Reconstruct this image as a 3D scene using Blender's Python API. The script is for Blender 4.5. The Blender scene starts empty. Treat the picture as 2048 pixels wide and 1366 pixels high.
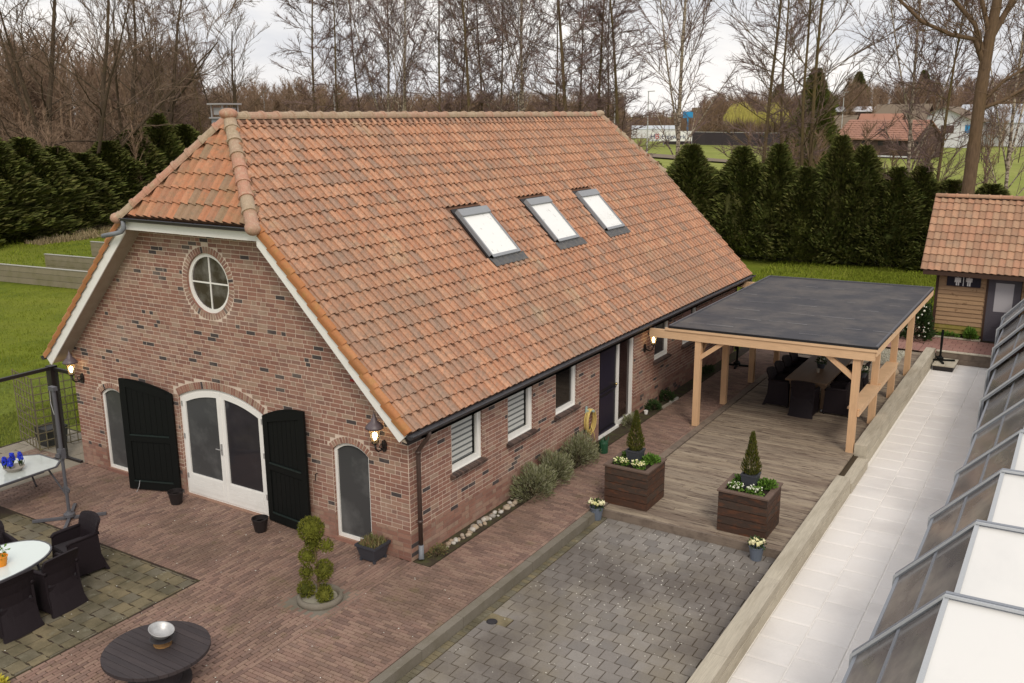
import bpy, bmesh, math, random
import numpy as np
from math import sin, cos, pi, sqrt, atan2, radians
from mathutils import Vector, Matrix, noise
from mathutils.geometry import tessellate_polygon
random.seed(7)
rnd = random.random
def U(a, b): return a + (b - a) * rnd()
S = bpy.context.scene
COL = S.collection

# ------------------------------------------------------------------ camera, sky, sun, exposure
YAW, PITCH, ROLL, FPX = -0.55445, 0.23980, -0.0056, 1849.4
CAM = Vector((8.7471, -10.9612, 7.129))
fw = Vector((sin(YAW) * cos(PITCH), cos(YAW) * cos(PITCH), -sin(PITCH)))
rt = Vector((cos(YAW), -sin(YAW), 0)); up = rt.cross(fw)
r2 = rt * cos(ROLL) + up * sin(ROLL); u2 = -rt * sin(ROLL) + up * cos(ROLL)
cd = bpy.data.cameras.new('camera'); cam = bpy.data.objects.new('camera', cd); COL.objects.link(cam)
cam.matrix_world = Matrix(((r2.x, u2.x, -fw.x, CAM.x), (r2.y, u2.y, -fw.y, CAM.y), (r2.z, u2.z, -fw.z, CAM.z), (0, 0, 0, 1)))
cd.sensor_width = 36; cd.lens = FPX / 2048 * 36; cd.clip_end = 3000; cd.clip_start = 0.1
S.camera = cam

SUN_EL, SUN_AZ = 42, 138      # azimuth measured from +Y towards +X
w = bpy.data.worlds.new('World'); S.world = w; w.use_nodes = True
nt = w.node_tree; nt.nodes.clear()
def nn(t, kind, **kw):
    n = t.nodes.new(kind)
    for k, v in kw.items(): setattr(n, k, v)
    return n
sky = nn(nt, 'ShaderNodeTexSky'); sky.sky_type = 'NISHITA'; sky.sun_disc = False
sky.sun_elevation = radians(SUN_EL); sky.sun_rotation = radians(SUN_AZ); sky.dust_density = 3
tc = nn(nt, 'ShaderNodeTexCoord')
mp = nn(nt, 'ShaderNodeMapping'); mp.inputs['Scale'].default_value = (1, 1, 3.2)
nt.links.new(tc.outputs['Generated'], mp.inputs['Vector'])
n1 = nn(nt, 'ShaderNodeTexNoise'); n1.inputs['Scale'].default_value = 3.1; n1.inputs['Detail'].default_value = 7; n1.inputs['Roughness'].default_value = 0.55
n1.inputs['Distortion'].default_value = 0.4
nt.links.new(mp.outputs[0], n1.inputs['Vector'])
cr = nn(nt, 'ShaderNodeValToRGB')
cr.color_ramp.elements[0].position = 0.36; cr.color_ramp.elements[0].color = (0.66, 0.70, 0.78, 1)
cr.color_ramp.elements[1].position = 0.60; cr.color_ramp.elements[1].color = (1.0, 1.0, 1.0, 1)
nt.links.new(n1.outputs['Fac'], cr.inputs[0])
sc = nn(nt, 'ShaderNodeMixRGB', blend_type='MULTIPLY'); sc.inputs[0].default_value = 1; sc.inputs[2].default_value = (10.9, 10.5, 10.1, 1)
nt.links.new(cr.outputs[0], sc.inputs[1])
mx = nn(nt, 'ShaderNodeMixRGB'); mx.inputs[0].default_value = 0.93
nt.links.new(sky.outputs[0], mx.inputs[1]); nt.links.new(sc.outputs[0], mx.inputs[2])
bg = nn(nt, 'ShaderNodeBackground'); bg.inputs[1].default_value = 0.103
nt.links.new(mx.outputs[0], bg.inputs[0])
wo = nn(nt, 'ShaderNodeOutputWorld'); nt.links.new(bg.outputs[0], wo.inputs[0])

sd = bpy.data.lights.new('sun', 'SUN'); so = bpy.data.objects.new('sun', sd); COL.objects.link(so)
sd.energy = 1.7; sd.angle = radians(18); sd.color = (1.0, 0.91, 0.78)
sv = Vector((sin(radians(SUN_AZ)) * cos(radians(SUN_EL)), cos(radians(SUN_AZ)) * cos(radians(SUN_EL)), sin(radians(SUN_EL))))
so.rotation_euler = sv.to_track_quat('Z', 'Y').to_euler()
vs = S.view_settings; S.display_settings.display_device = 'sRGB'
vs.view_transform = 'Standard'; vs.look = 'None'; vs.gamma = 1; vs.exposure = 0.0; vs.use_curve_mapping = False
S.render.engine = 'CYCLES'
S.cycles.max_bounces = 6; S.cycles.transparent_max_bounces = 12

# ------------------------------------------------------------------ materials
MATS = {}
def pmat(name, cols, rough=0.8, grime=None, grime2=None, fine=(60, 0.12), bump=0.0, bscale=80, stretch=(1, 1, 1), spec=0.3, const=False, zlow=None, metal=0.0, grime3=None):
    """procedural surface: the piece's own random number picks a colour, noise adds wear and grain"""
    m = bpy.data.materials.new(name); m.use_nodes = True; t = m.node_tree
    b = t.nodes['Principled BSDF']; L = t.links.new
    b.inputs['Roughness'].default_value = rough; b.inputs['Specular IOR Level'].default_value = spec; b.inputs['Metallic'].default_value = metal
    at = nn(t, 'ShaderNodeAttribute', attribute_name='rnd'); oi = nn(t, 'ShaderNodeObjectInfo')
    ad = nn(t, 'ShaderNodeMath', operation='ADD'); L(at.outputs['Fac'], ad.inputs[0]); L(oi.outputs['Random'], ad.inputs[1])
    fr = nn(t, 'ShaderNodeMath', operation='FRACT'); L(ad.outputs[0], fr.inputs[0])
    rp = nn(t, 'ShaderNodeValToRGB'); e = rp.color_ramp.elements
    if const: rp.color_ramp.interpolation = 'CONSTANT'
    k = len(cols)
    norm = [(c if len(c) == 4 else None) for c in cols]
    for i, c in enumerate(cols):
        pos, rgb = (c[0], c[1:]) if len(c) == 4 else ((i / max(1, k - 1)) if not const else i / k, c)
        el = e[i] if i < 2 else e.new(pos)
        el.position = pos; el.color = (*rgb, 1)
    if k == 1: e[1].color = (*(cols[0] if len(cols[0]) == 3 else cols[0][1:]), 1)
    L(fr.outputs[0], rp.inputs[0]); out = rp.outputs[0]
    geo = nn(t, 'ShaderNodeNewGeometry'); P = geo.outputs['Position']
    def noisefac(scale, lo, hi, detail=5, st=(1, 1, 1), seed=0.0):
        mpn = nn(t, 'ShaderNodeMapping'); mpn.inputs['Scale'].default_value = st; mpn.inputs['Location'].default_value = (seed, seed * 1.7, seed * .6)
        L(P, mpn.inputs['Vector'])
        n = nn(t, 'ShaderNodeTexNoise'); n.inputs['Scale'].default_value = scale; n.inputs['Detail'].default_value = detail
        n.inputs['Roughness'].default_value = 0.6
        L(mpn.outputs[0], n.inputs['Vector'])
        mr = nn(t, 'ShaderNodeMapRange'); mr.inputs['From Min'].default_value = lo; mr.inputs['From Max'].default_value = hi
        L(n.outputs['Fac'], mr.inputs['Value']); return mr.outputs[0]
    for i, gdef in enumerate((grime, grime2, grime3)):
        if gdef:
            scale, lo, hi, col, amt = gdef[:5]
            st = gdef[5] if len(gdef) > 5 else (1, 1, 1)
            f = noisefac(scale, lo, hi, 6, st, 3.3 + 9 * i)
            mm = nn(t, 'ShaderNodeMath', operation='MULTIPLY'); mm.inputs[1].default_value = amt; L(f, mm.inputs[0])
            mxn = nn(t, 'ShaderNodeMixRGB'); L(mm.outputs[0], mxn.inputs[0]); L(out, mxn.inputs[1]); mxn.inputs[2].default_value = (*col, 1)
            out = mxn.outputs[0]
    if zlow:
        zz, col = zlow
        sx = nn(t, 'ShaderNodeSeparateXYZ'); L(P, sx.inputs[0])
        lt = nn(t, 'ShaderNodeMath', operation='LESS_THAN'); lt.inputs[1].default_value = zz; L(sx.outputs[2], lt.inputs[0])
        mxn = nn(t, 'ShaderNodeMixRGB'); L(lt.outputs[0], mxn.inputs[0]); L(out, mxn.inputs[1]); mxn.inputs[2].default_value = (*col, 1)
        out = mxn.outputs[0]
    if fine:
        f = noisefac(fine[0], 0.2, 0.8, 4, stretch, 1.1)
        mr = nn(t, 'ShaderNodeMapRange'); mr.inputs['To Min'].default_value = 1 - fine[1]; mr.inputs['To Max'].default_value = 1 + fine[1]
        L(f, mr.inputs['Value'])
        vm = nn(t, 'ShaderNodeVectorMath', operation='SCALE'); L(out, vm.inputs[0]); L(mr.outputs[0], vm.inputs['Scale']); out = vm.outputs[0]
    L(out, b.inputs['Base Color'])
    if bump:
        f = noisefac(bscale, 0, 1, 4, stretch, 7.7)
        bn = nn(t, 'ShaderNodeBump'); bn.inputs['Strength'].default_value = bump; bn.inputs['Distance'].default_value = 0.01
        L(f, bn.inputs['Height']); L(bn.outputs[0], b.inputs['Normal'])
    MATS[name] = m; return m

def glass(name, col, rough=0.08, alpha=1.0, spec=0.6, smear=None):
    m = pmat(name, [col], rough, smear, None, None, 0, spec=spec)
    b = m.node_tree.nodes['Principled BSDF']; b.inputs['Alpha'].default_value = alpha
    return m
def emis(name, col, s):
    m = bpy.data.materials.new(name); m.use_nodes = True; b = m.node_tree.nodes['Principled BSDF']
    b.inputs['Emission Color'].default_value = (*col, 1); b.inputs['Emission Strength'].default_value = s; b.inputs['Base Color'].default_value = (*col, 1)
    MATS[name] = m; return m

BR = [(0, .275, .142, .106), (.16, .31, .170, .126), (.32, .24, .122, .094), (.46, .34, .210, .155), (.60, .29, .150, .112), (.74, .33, .222, .165), (.84, .255, .146, .115), (.95, .068, .056, .056)]
M_BRICK = pmat('red_brick', BR, .85, (1.3, .52, .75, (.42, .33, .27), .45), (7, .5, .8, (.10, .07, .06), .35), (90, .22), .25, 120, const=True)
M_MORTAR = pmat('mortar', [(.66, .545, .455)], .95, (1.2, .42, .8, (.44, .345, .28), .8), None, (40, .1), .2, 90, zlow=(.5, (.27, .18, .14)))
M_TILE = pmat('clay_roof_tile', [(0, .475, .243, .145), (.14, .43, .214, .128), (.26, .51, .276, .170), (.38, .385, .219, .147), (.48, .455, .235, .140), (.60, .345, .214, .152), (.70, .50, .262, .158), (.82, .41, .213, .134), (.92, .365, .203, .135)], .62,
              (1.1, .60, .72, (.52, .42, .28), .6), (6, .46, .66, (.22, .165, .125), .6, (3, 1, .7)), (26, .22), .15, 60, spec=.35, const=True, grime3=(.42, .46, .66, (.255, .185, .135), .50, (1, .45, .45)))
M_TILE2 = pmat('mossy_roof_tile', [(0, .45, .20, .105), (.2, .37, .18, .105), (.4, .48, .225, .125), (.6, .30, .19, .12), (.8, .42, .185, .10)], .62, (3, .48, .70, (.24, .18, .095), .5), (12, .5, .68, (.18, .15, .10), .5), (30, .16), .15, 60, const=True)
M_TILE3 = pmat('faded_roof_tile', [(0, .40, .215, .135), (.3, .44, .25, .155), (.5, .33, .19, .12), (.75, .38, .235, .15)], .7, (4, .5, .72, (.25, .18, .13), .5), None, (30, .16), .15, 60, const=True)
M_RIDGE = pmat('ridge_tile', [(0, .37, .255, .18), (.35, .41, .245, .175), (.6, .38, .285, .20), (.85, .44, .23, .16)], .75, (6, .48, .68, (.27, .215, .13), .5), (14, .5, .7, (.5, .42, .3), .5), (40, .15), .2, 70, const=True)
M_MORT2 = pmat('ridge_bedding', [(.30, .27, .22)], .95)
M_WHITE = pmat('white_paint', [(.80, .79, .76)], .45, (3, .55, .8, (.60, .58, .53), .4), None, (50, .04))
M_SOFFIT = pmat('weathered_soffit', [(.40, .34, .27)], .8, (5, .4, .7, (.30, .24, .18), .5), None, (50, .1))
M_GUT = pmat('dark_gutter', [(.035, .033, .038)], .35, spec=.5)
M_PIPE = pmat('brown_downpipe', [(.07, .045, .038)], .4, (5, .5, .8, (.14, .09, .07), .4), spec=.5)
M_ZINC = pmat('zinc_grey', [(.20, .215, .24)], .5, (10, .5, .8, (.12, .12, .13), .5))
M_BLACKG = pmat('black_green_paint', [(.006, .007, .0065)], .6, spec=.15)
M_BLACKF = pmat('black_door_paint', [(.012, .012, .016)], .4, spec=.35)
M_PANE = glass('dark_pane', (.028, .026, .030), .06, smear=(1.2, .5, .9, (.06, .055, .06), .8), spec=.4)
M_FROST = glass('frosted_pane', (.060, .062, .064), .25, smear=(1.9, .50, .85, (.16, .165, .165), .8), spec=.35)
M_PANE2 = glass('sidelight_pane', (.035, .02, .018), .06)
M_BLINDL = pmat('blind_light', [(.84, .85, .82)], .6)
M_BLINDD = pmat('blind_dark', [(.20, .215, .215)], .5)
M_SKYL = glass('skylight_glass', (.84, .84, .82), .04, smear=(9, .62, .68, (.45, .45, .42), .7))  # white base puts the sky's reflection into the pane colour
M_SKYF = pmat('skylight_frame', [(.27, .28, .30)], .45, spec=.4)
M_LEAD = pmat('lead_flashing', [(.10, .10, .105)], .6, (12, .45, .7, (.19, .17, .14), .5))
M_SILL = pmat('sill_brick', [(.055, .038, .035), (.09, .06, .052), (.13, .085, .07)], .5)
M_PAVE = pmat('paving_brick', [(0, .245, .155, .123), (.2, .275, .178, .140), (.4, .21, .135, .110), (.55, .29, .194, .150), (.75, .23, .152, .123), (.9, .18, .117, .096)], .85, (.8, .44, .70, (.135, .095, .068), .65), (2.2, .58, .75, (.15, .125, .05), .55), (70, .2), .25, 100, const=True)
M_PJOINT = pmat('paving_joint_sand', [(.040, .026, .020)], 1.0, (3, .45, .7, (.08, .075, .03), .6))
M_DRIVE = pmat('grey_paver', [(0, .215, .195, .178), (.25, .24, .218, .198), (.5, .19, .174, .160), (.75, .255, .234, .213)], .72, (.6, .46, .66, (.20, .165, .105), .6), (.42, .46, .60, (.115, .098, .086), .85), (60, .16), .2, 90, const=True, spec=.4)
M_DJOINT = pmat('paver_joint', [(.062, .044, .026)], 1.0)
M_OLD = pmat('mossy_old_paver', [(0, .185, .155, .095), (.25, .165, .145, .10), (.5, .205, .168, .10), (.75, .155, .138, .10)], .85, (2.2, .42, .62, (.085, .075, .045), .75), (6, .6, .75, (.28, .27, .2), .55), (50, .2), .25, 80, const=True)
M_TERR = pmat('pale_terrace_tile', [(.78, .75, .725), (.80, .77, .745), (.76, .73, .705)], .55, (.55, .5, .74, (.50, .475, .46), .55), (2, .45, .7, (.74, .70, .66), .35), (30, .03), spec=.3)
M_TJOINT = pmat('terrace_joint', [(.80, .77, .73)], .9)
M_RED = pmat('red_concrete_paver', [(.30, .155, .13), (.34, .19, .155), (.27, .14, .12)], .85, (2, .45, .75, (.22, .15, .12), .4))
M_KERB = pmat('concrete_kerb', [(.175, .155, .125), (.20, .178, .145)], .9, (2.5, .42, .7, (.12, .105, .07), .6), (20, .6, .75, (.35, .33, .28), .4))
M_DECK = pmat('weathered_deck_board', [(.29, .23, .168), (.33, .268, .20), (.24, .19, .143), (.30, .243, .185)], .75, (1.6, .47, .66, (.17, .125, .095), .85, (.28, 3.2, 1)), (5.5, .55, .62, (.085, .058, .045), .85, (.5, 4, 1)), (45, .4), .3, 60, stretch=(.06, 1.6, 1))
M_SLEEP = pmat('grey_sleeper_wood', [(.52, .47, .375), (.45, .405, .325)], .85, (3, .45, .7, (.26, .22, .16), .5, (2, .3, 1)), (6, .6, .75, (.14, .115, .085), .4, (2, .4, 1)), (45, .22), .3, 60, stretch=(2, .07, 2))
M_SLEEPD = pmat('dark_sleeper_wood', [(.19, .15, .12), (.23, .18, .14)], .85, (5, .5, .7, (.08, .06, .05), .6), None, (45, .22), .3, 60, stretch=(.07, 2, 2))
M_FRESH = pmat('fresh_douglas_beam', [(.60, .375, .215), (.64, .41, .24), (.55, .34, .195)], .7, (2.2, .45, .75, (.72, .47, .26), .5), (16, .72, .78, (.33, .13, .05), .7), (30, .12), .15, 60, stretch=(1, 1, .12))
M_FRESHH = pmat('fresh_douglas_rail', [(.64, .42, .25), (.69, .47, .285)], .7, (2.2, .45, .75, (.74, .50, .30), .5), (16, .72, .78, (.33, .13, .05), .7), (30, .12), .15, 60, stretch=(.12, .12, 1))
M_EPDM = pmat('black_roof_membrane', [(.050, .049, .057)], .62, (1.1, .42, .66, (.125, .11, .10), .75), (7, .5, .75, (.030, .032, .04), .6), (40, .14), .5, 4, spec=.35)
M_EPDME = pmat('membrane_edge', [(.015, .015, .017)], .5)
M_DUST = pmat('dust_line', [(.30, .30, .31)], .9)
M_PLANT = pmat('stained_planter_board', [(.055, .031, .022), (.075, .038, .025), (.042, .027, .021), (.068, .046, .035)], .6, (5, .5, .7, (.17, .06, .025), .6, (1, 1, 3)), (9, .55, .75, (.035, .022, .018), .6), (40, .2), .3, 60, stretch=(.15, .15, 2))
M_PLRIM = pmat('planter_rim_board', [(.15, .10, .078), (.12, .08, .062)], .7, (6, .5, .7, (.09, .06, .045), .6))
M_SLATE = pmat('slate_grey_pot', [(.045, .048, .060)], .5, spec=.4)
M_BLUEP = pmat('blue_grey_pot', [(.13, .155, .20)], .45, spec=.4)
M_SOIL = pmat('soil', [(.03, .02, .014)], 1.0, bump=.6, bscale=60)
M_WICK = pmat('black_wicker', [(.016, .011, .014)], .6, None, None, (220, .5), .8, 160, stretch=(1, 1, .35), spec=.22)
M_TEAK = pmat('brown_table_wood', [(.20, .125, .075), (.17, .105, .065)], .5, (4, .45, .7, (.13, .08, .05), .5, (3, .3, 1)), None, (30, .15))
M_SPOOL = pmat('black_stained_plank', [(.040, .033, .036), (.052, .042, .044), (.034, .029, .032)], .6, (6, .5, .75, (.075, .06, .058), .5, (.4, 3, 1)), None, (40, .25), .3, 60, stretch=(.1, 2, 1))
M_TGLASS = glass('milky_table_glass', (.68, .76, .74), .10, smear=(3, .5, .8, (.60, .67, .66), .5))
M_TGLASS2 = glass('pale_table_glass', (.48, .52, .50), .08, smear=(3, .5, .8, (.60, .66, .64), .5))
M_ALU = pmat('grey_metal', [(.095, .095, .108)], .5, spec=.4)
M_ALUF = pmat('enclosure_frame_metal', [(.235, .255, .29)], .42, (4, .5, .8, (.20, .21, .235), .4), spec=.5)
M_ALUS = pmat('enclosure_seal_metal', [(.42, .44, .46)], .5)
M_POLYW = glass('white_roof_panel', (.78, .765, .73), .16, smear=(1.3, .48, .75, (.66, .655, .63), .55, (1, .4, 1)))  # sky reflected on the top facets is painted in as a white base
M_POLYG = glass('smoky_side_panel', (.21, .195, .19), .14, .86, smear=(1.1, .42, .66, (.42, .385, .345), .8, (1.5, .8, 1.5)))
M_BLACKM = pmat('black_metal', [(.018, .014, .014)], .5, spec=.4)
M_IRON = pmat('cast_iron', [(.03, .028, .032)], .5, spec=.4)
M_CAP = pmat('lamp_cap', [(.11, .085, .095)], .45, spec=.5)
M_LGLASS = glass('lamp_glass', (.45, .33, .18), .05, .32)
M_BULB = emis('lamp_bulb', (1.0, .80, .45), 14)
M_LAWN = pmat('lawn', [(.130, .160, .016)], 1.0, (.8, .42, .62, (.085, .115, .013), .85), (.13, .42, .6, (.18, .19, .028), .7), (9, .3), .6, 30, spec=.1)
M_FIELD = pmat('meadow', [(.215, .245, .055)], 1.0, (.05, .42, .62, (.29, .30, .085), .7), (.25, .5, .75, (.17, .165, .05), .6), (3, .2), spec=.1)
M_BLADE = pmat('grass_blade', [(.12, .16, .014), (.17, .21, .02), (.22, .245, .035), (.10, .135, .015)], .9, spec=.1)
M_BARKG = pmat('mossy_bark', [(.13, .095, .052), (.115, .08, .045)], .95, (1.2, .45, .7, (.13, .105, .035), .7), None, (14, .3), spec=.1)
M_BARKD = pmat('dark_bark', [(.085, .062, .044)], .95, (1.5, .5, .75, (.11, .085, .04), .6), None, (14, .3), spec=.1)
M_BARKB = pmat('big_trunk_bark', [(.135, .090, .058)], .95, (1.2, .45, .7, (.13, .085, .045), .6), None, (9, .35), .6, 20, stretch=(2, 2, .4), spec=.1)
M_BIRCH = pmat('birch_bark', [(.47, .39, .31)], .8, (4, .46, .56, (.085, .06, .045), .9, (1, 1, 2.5)), (1, .5, .7, (.33, .27, .14), .6), (14, .2), spec=.2)
M_TWIG = pmat('bare_twigs', [(.19, .135, .095), (.15, .105, .078), (.22, .16, .12)], .95, spec=.05)
M_TWIGP = pmat('purple_twigs', [(.19, .13, .115), (.22, .15, .14), (.155, .11, .10)], .95, spec=.05)
M_WOOD = pmat('far_twigs', [(.26, .17, .115), (.20, .135, .095), (.31, .21, .14)], .95, (.035, .4, .65, (.25, .18, .135), .6), spec=.05)
M_THUJA = pmat('conifer_foliage', [(.062, .080, .022), (.105, .125, .032), (.15, .165, .042), (.070, .072, .026), (.19, .185, .055)], .9, (.9, .5, .72, (.12, .095, .035), .5), None, (30, .3), spec=.12)
M_WILLOW = pmat('yellow_willow_twigs', [(.44, .39, .10), (.52, .45, .13), (.36, .33, .09)], .9)
M_LEAFG = pmat('green_leaves', [(.08, .16, .02), (.12, .23, .03), (.06, .12, .018)], .7, spec=.25)
M_LEAFD = pmat('dark_leaves', [(.03, .055, .018), (.045, .08, .02), (.02, .04, .014)], .7, spec=.25)
M_TOPI = pmat('topiary_foliage', [(.105, .115, .016), (.16, .165, .022), (.055, .064, .012), (.23, .22, .035)], .85, spec=.15)
M_CONE = pmat('cone_conifer_foliage', [(.06, .072, .014), (.095, .10, .018), (.04, .055, .012), (.15, .12, .025)], .85, spec=.15)
M_LAV = pmat('lavender_foliage', [(.22, .225, .12), (.16, .17, .075), (.33, .32, .22), (.11, .13, .05)], .9, spec=.15)
M_HEATH = pmat('heather', [(.13, .15, .03), (.20, .12, .07), (.10, .12, .04), (.24, .20, .10)], .9)
M_FLY = pmat('pale_yellow_petals', [(.74, .70, .38), (.80, .76, .50), (.66, .64, .25)], .8)
M_FLW = pmat('white_petals', [(.78, .78, .70), (.70, .70, .55)], .8)
M_FLB = pmat('blue_petals', [(.012, .03, .42), (.02, .05, .62), (.01, .02, .3)], .7)
M_ORANGE = pmat('orange_pot', [(.72, .26, .02)], .5)
M_HOSE = pmat('yellow_hose', [(.60, .45, .14), (.68, .52, .20)], .5)
M_TEALP = pmat('pale_teal_plastic', [(.35, .47, .46)], .5)
M_GREENP = pmat('green_plastic', [(.018, .07, .035)], .4)
M_STONE = pmat('pale_cobble', [(.42, .38, .32), (.52, .50, .46), (.33, .25, .18), (.45, .36, .26), (.30, .29, .27)], .8, (20, .5, .75, (.25, .22, .18), .5))
M_GRAVEL = pmat('fine_gravel', [(.38, .36, .27), (.50, .48, .40), (.24, .22, .17)], .9)
M_STEEL = pmat('brushed_steel', [(.50, .50, .50)], .45, (12, .5, .7, (.34, .34, .33), .5), metal=.6)
M_LOG = pmat('sawn_log', [(.30, .17, .06), (.16, .075, .03)], .8, (10, .5, .6, (.07, .035, .02), .7))
M_HUTW = pmat('hut_cladding_board', [(.34, .215, .12), (.38, .25, .145), (.30, .19, .11)], .75, (7, .60, .68, (.13, .065, .03), .75), None, (30, .18), .2, 60, stretch=(.12, 1, 2))
M_HUTM = pmat('mossy_cladding_board', [(.22, .19, .04)], .85, (6, .4, .7, (.33, .22, .10), .6))
M_HUTD = pmat('dark_brown_trim', [(.055, .03, .02)], .7)
M_DOORG = pmat('grey_purple_door', [(.085, .078, .095)], .5)
M_DOORP = glass('hut_door_pane', (.40, .39, .42), .15)
M_SIGN = pmat('dark_sign_board', [(.012, .010, .022)], .5)
M_SIGNW = pmat('sign_white', [(.80, .80, .80)], .6)
M_TRELL = pmat('mossy_trellis_lath', [(.12, .095, .055), (.16, .135, .08)], .9, (10, .5, .7, (.21, .21, .06), .5))
M_BENCHW = pmat('grey_green_plank', [(.20, .175, .115), (.235, .205, .14)], .9, (2, .45, .7, (.14, .13, .06), .6))
M_BENCHC = pmat('plank_cap', [(.40, .39, .36)], .7)
M_SLAB = pmat('pale_path_slab', [(.30, .265, .21), (.25, .22, .175)], .9, (3, .5, .7, (.18, .16, .11), .5))
M_RUBY = pmat('red_plastic', [(.30, .03, .025)], .4)
M_BARNW = pmat('barn_dark_wood', [(.075, .048, .042), (.095, .06, .05)], .9)
M_BARNR = pmat('barn_red_tile', [(.40, .20, .14), (.31, .165, .12), (.36, .19, .14)], .8, (.5, .5, .7, (.30, .16, .11), .5))
M_THATCH = pmat('thatch', [(.20, .155, .115)], 1.0)
M_FENCE = pmat('dark_mesh_fence', [(.045, .035, .042), (.055, .045, .05)], .8)
M_WALLW = pmat('white_render', [(.72, .72, .76)], .7)
M_BLUEB = pmat('blue_board', [(.04, .30, .62)], .6)
M_GRSHED = pmat('teal_shed_board', [(.03, .075, .075)], .8)
M_BLUET = pmat('print_blue', [(.02, .035, .12)], .7)
M_REDT = pmat('print_red', [(.50, .02, .03)], .7)
M_POLE = pmat('galvanised_pole', [(.42, .42, .42)], .5)
M_MUD = pmat('bare_track', [(.20, .15, .115)], 1.0, (.6, .4, .7, (.14, .13, .06), .6))
M_DRYG = pmat('dry_grass', [(.30, .23, .13), (.22, .17, .09), (.36, .30, .18)], 1.0)
M_SPOTS = pmat('fallen_petal', [(.72, .70, .64), (.6, .58, .5)], .9)
M_ROOM = pmat('dark_interior', [(.02, .018, .016)], 1.0)
M_CURT = pmat('beige_curtain', [(.30, .22, .15)], .9)
M_LEGO = pmat('dark_water_butt', [(.02, .018, .02)], .6)

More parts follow.
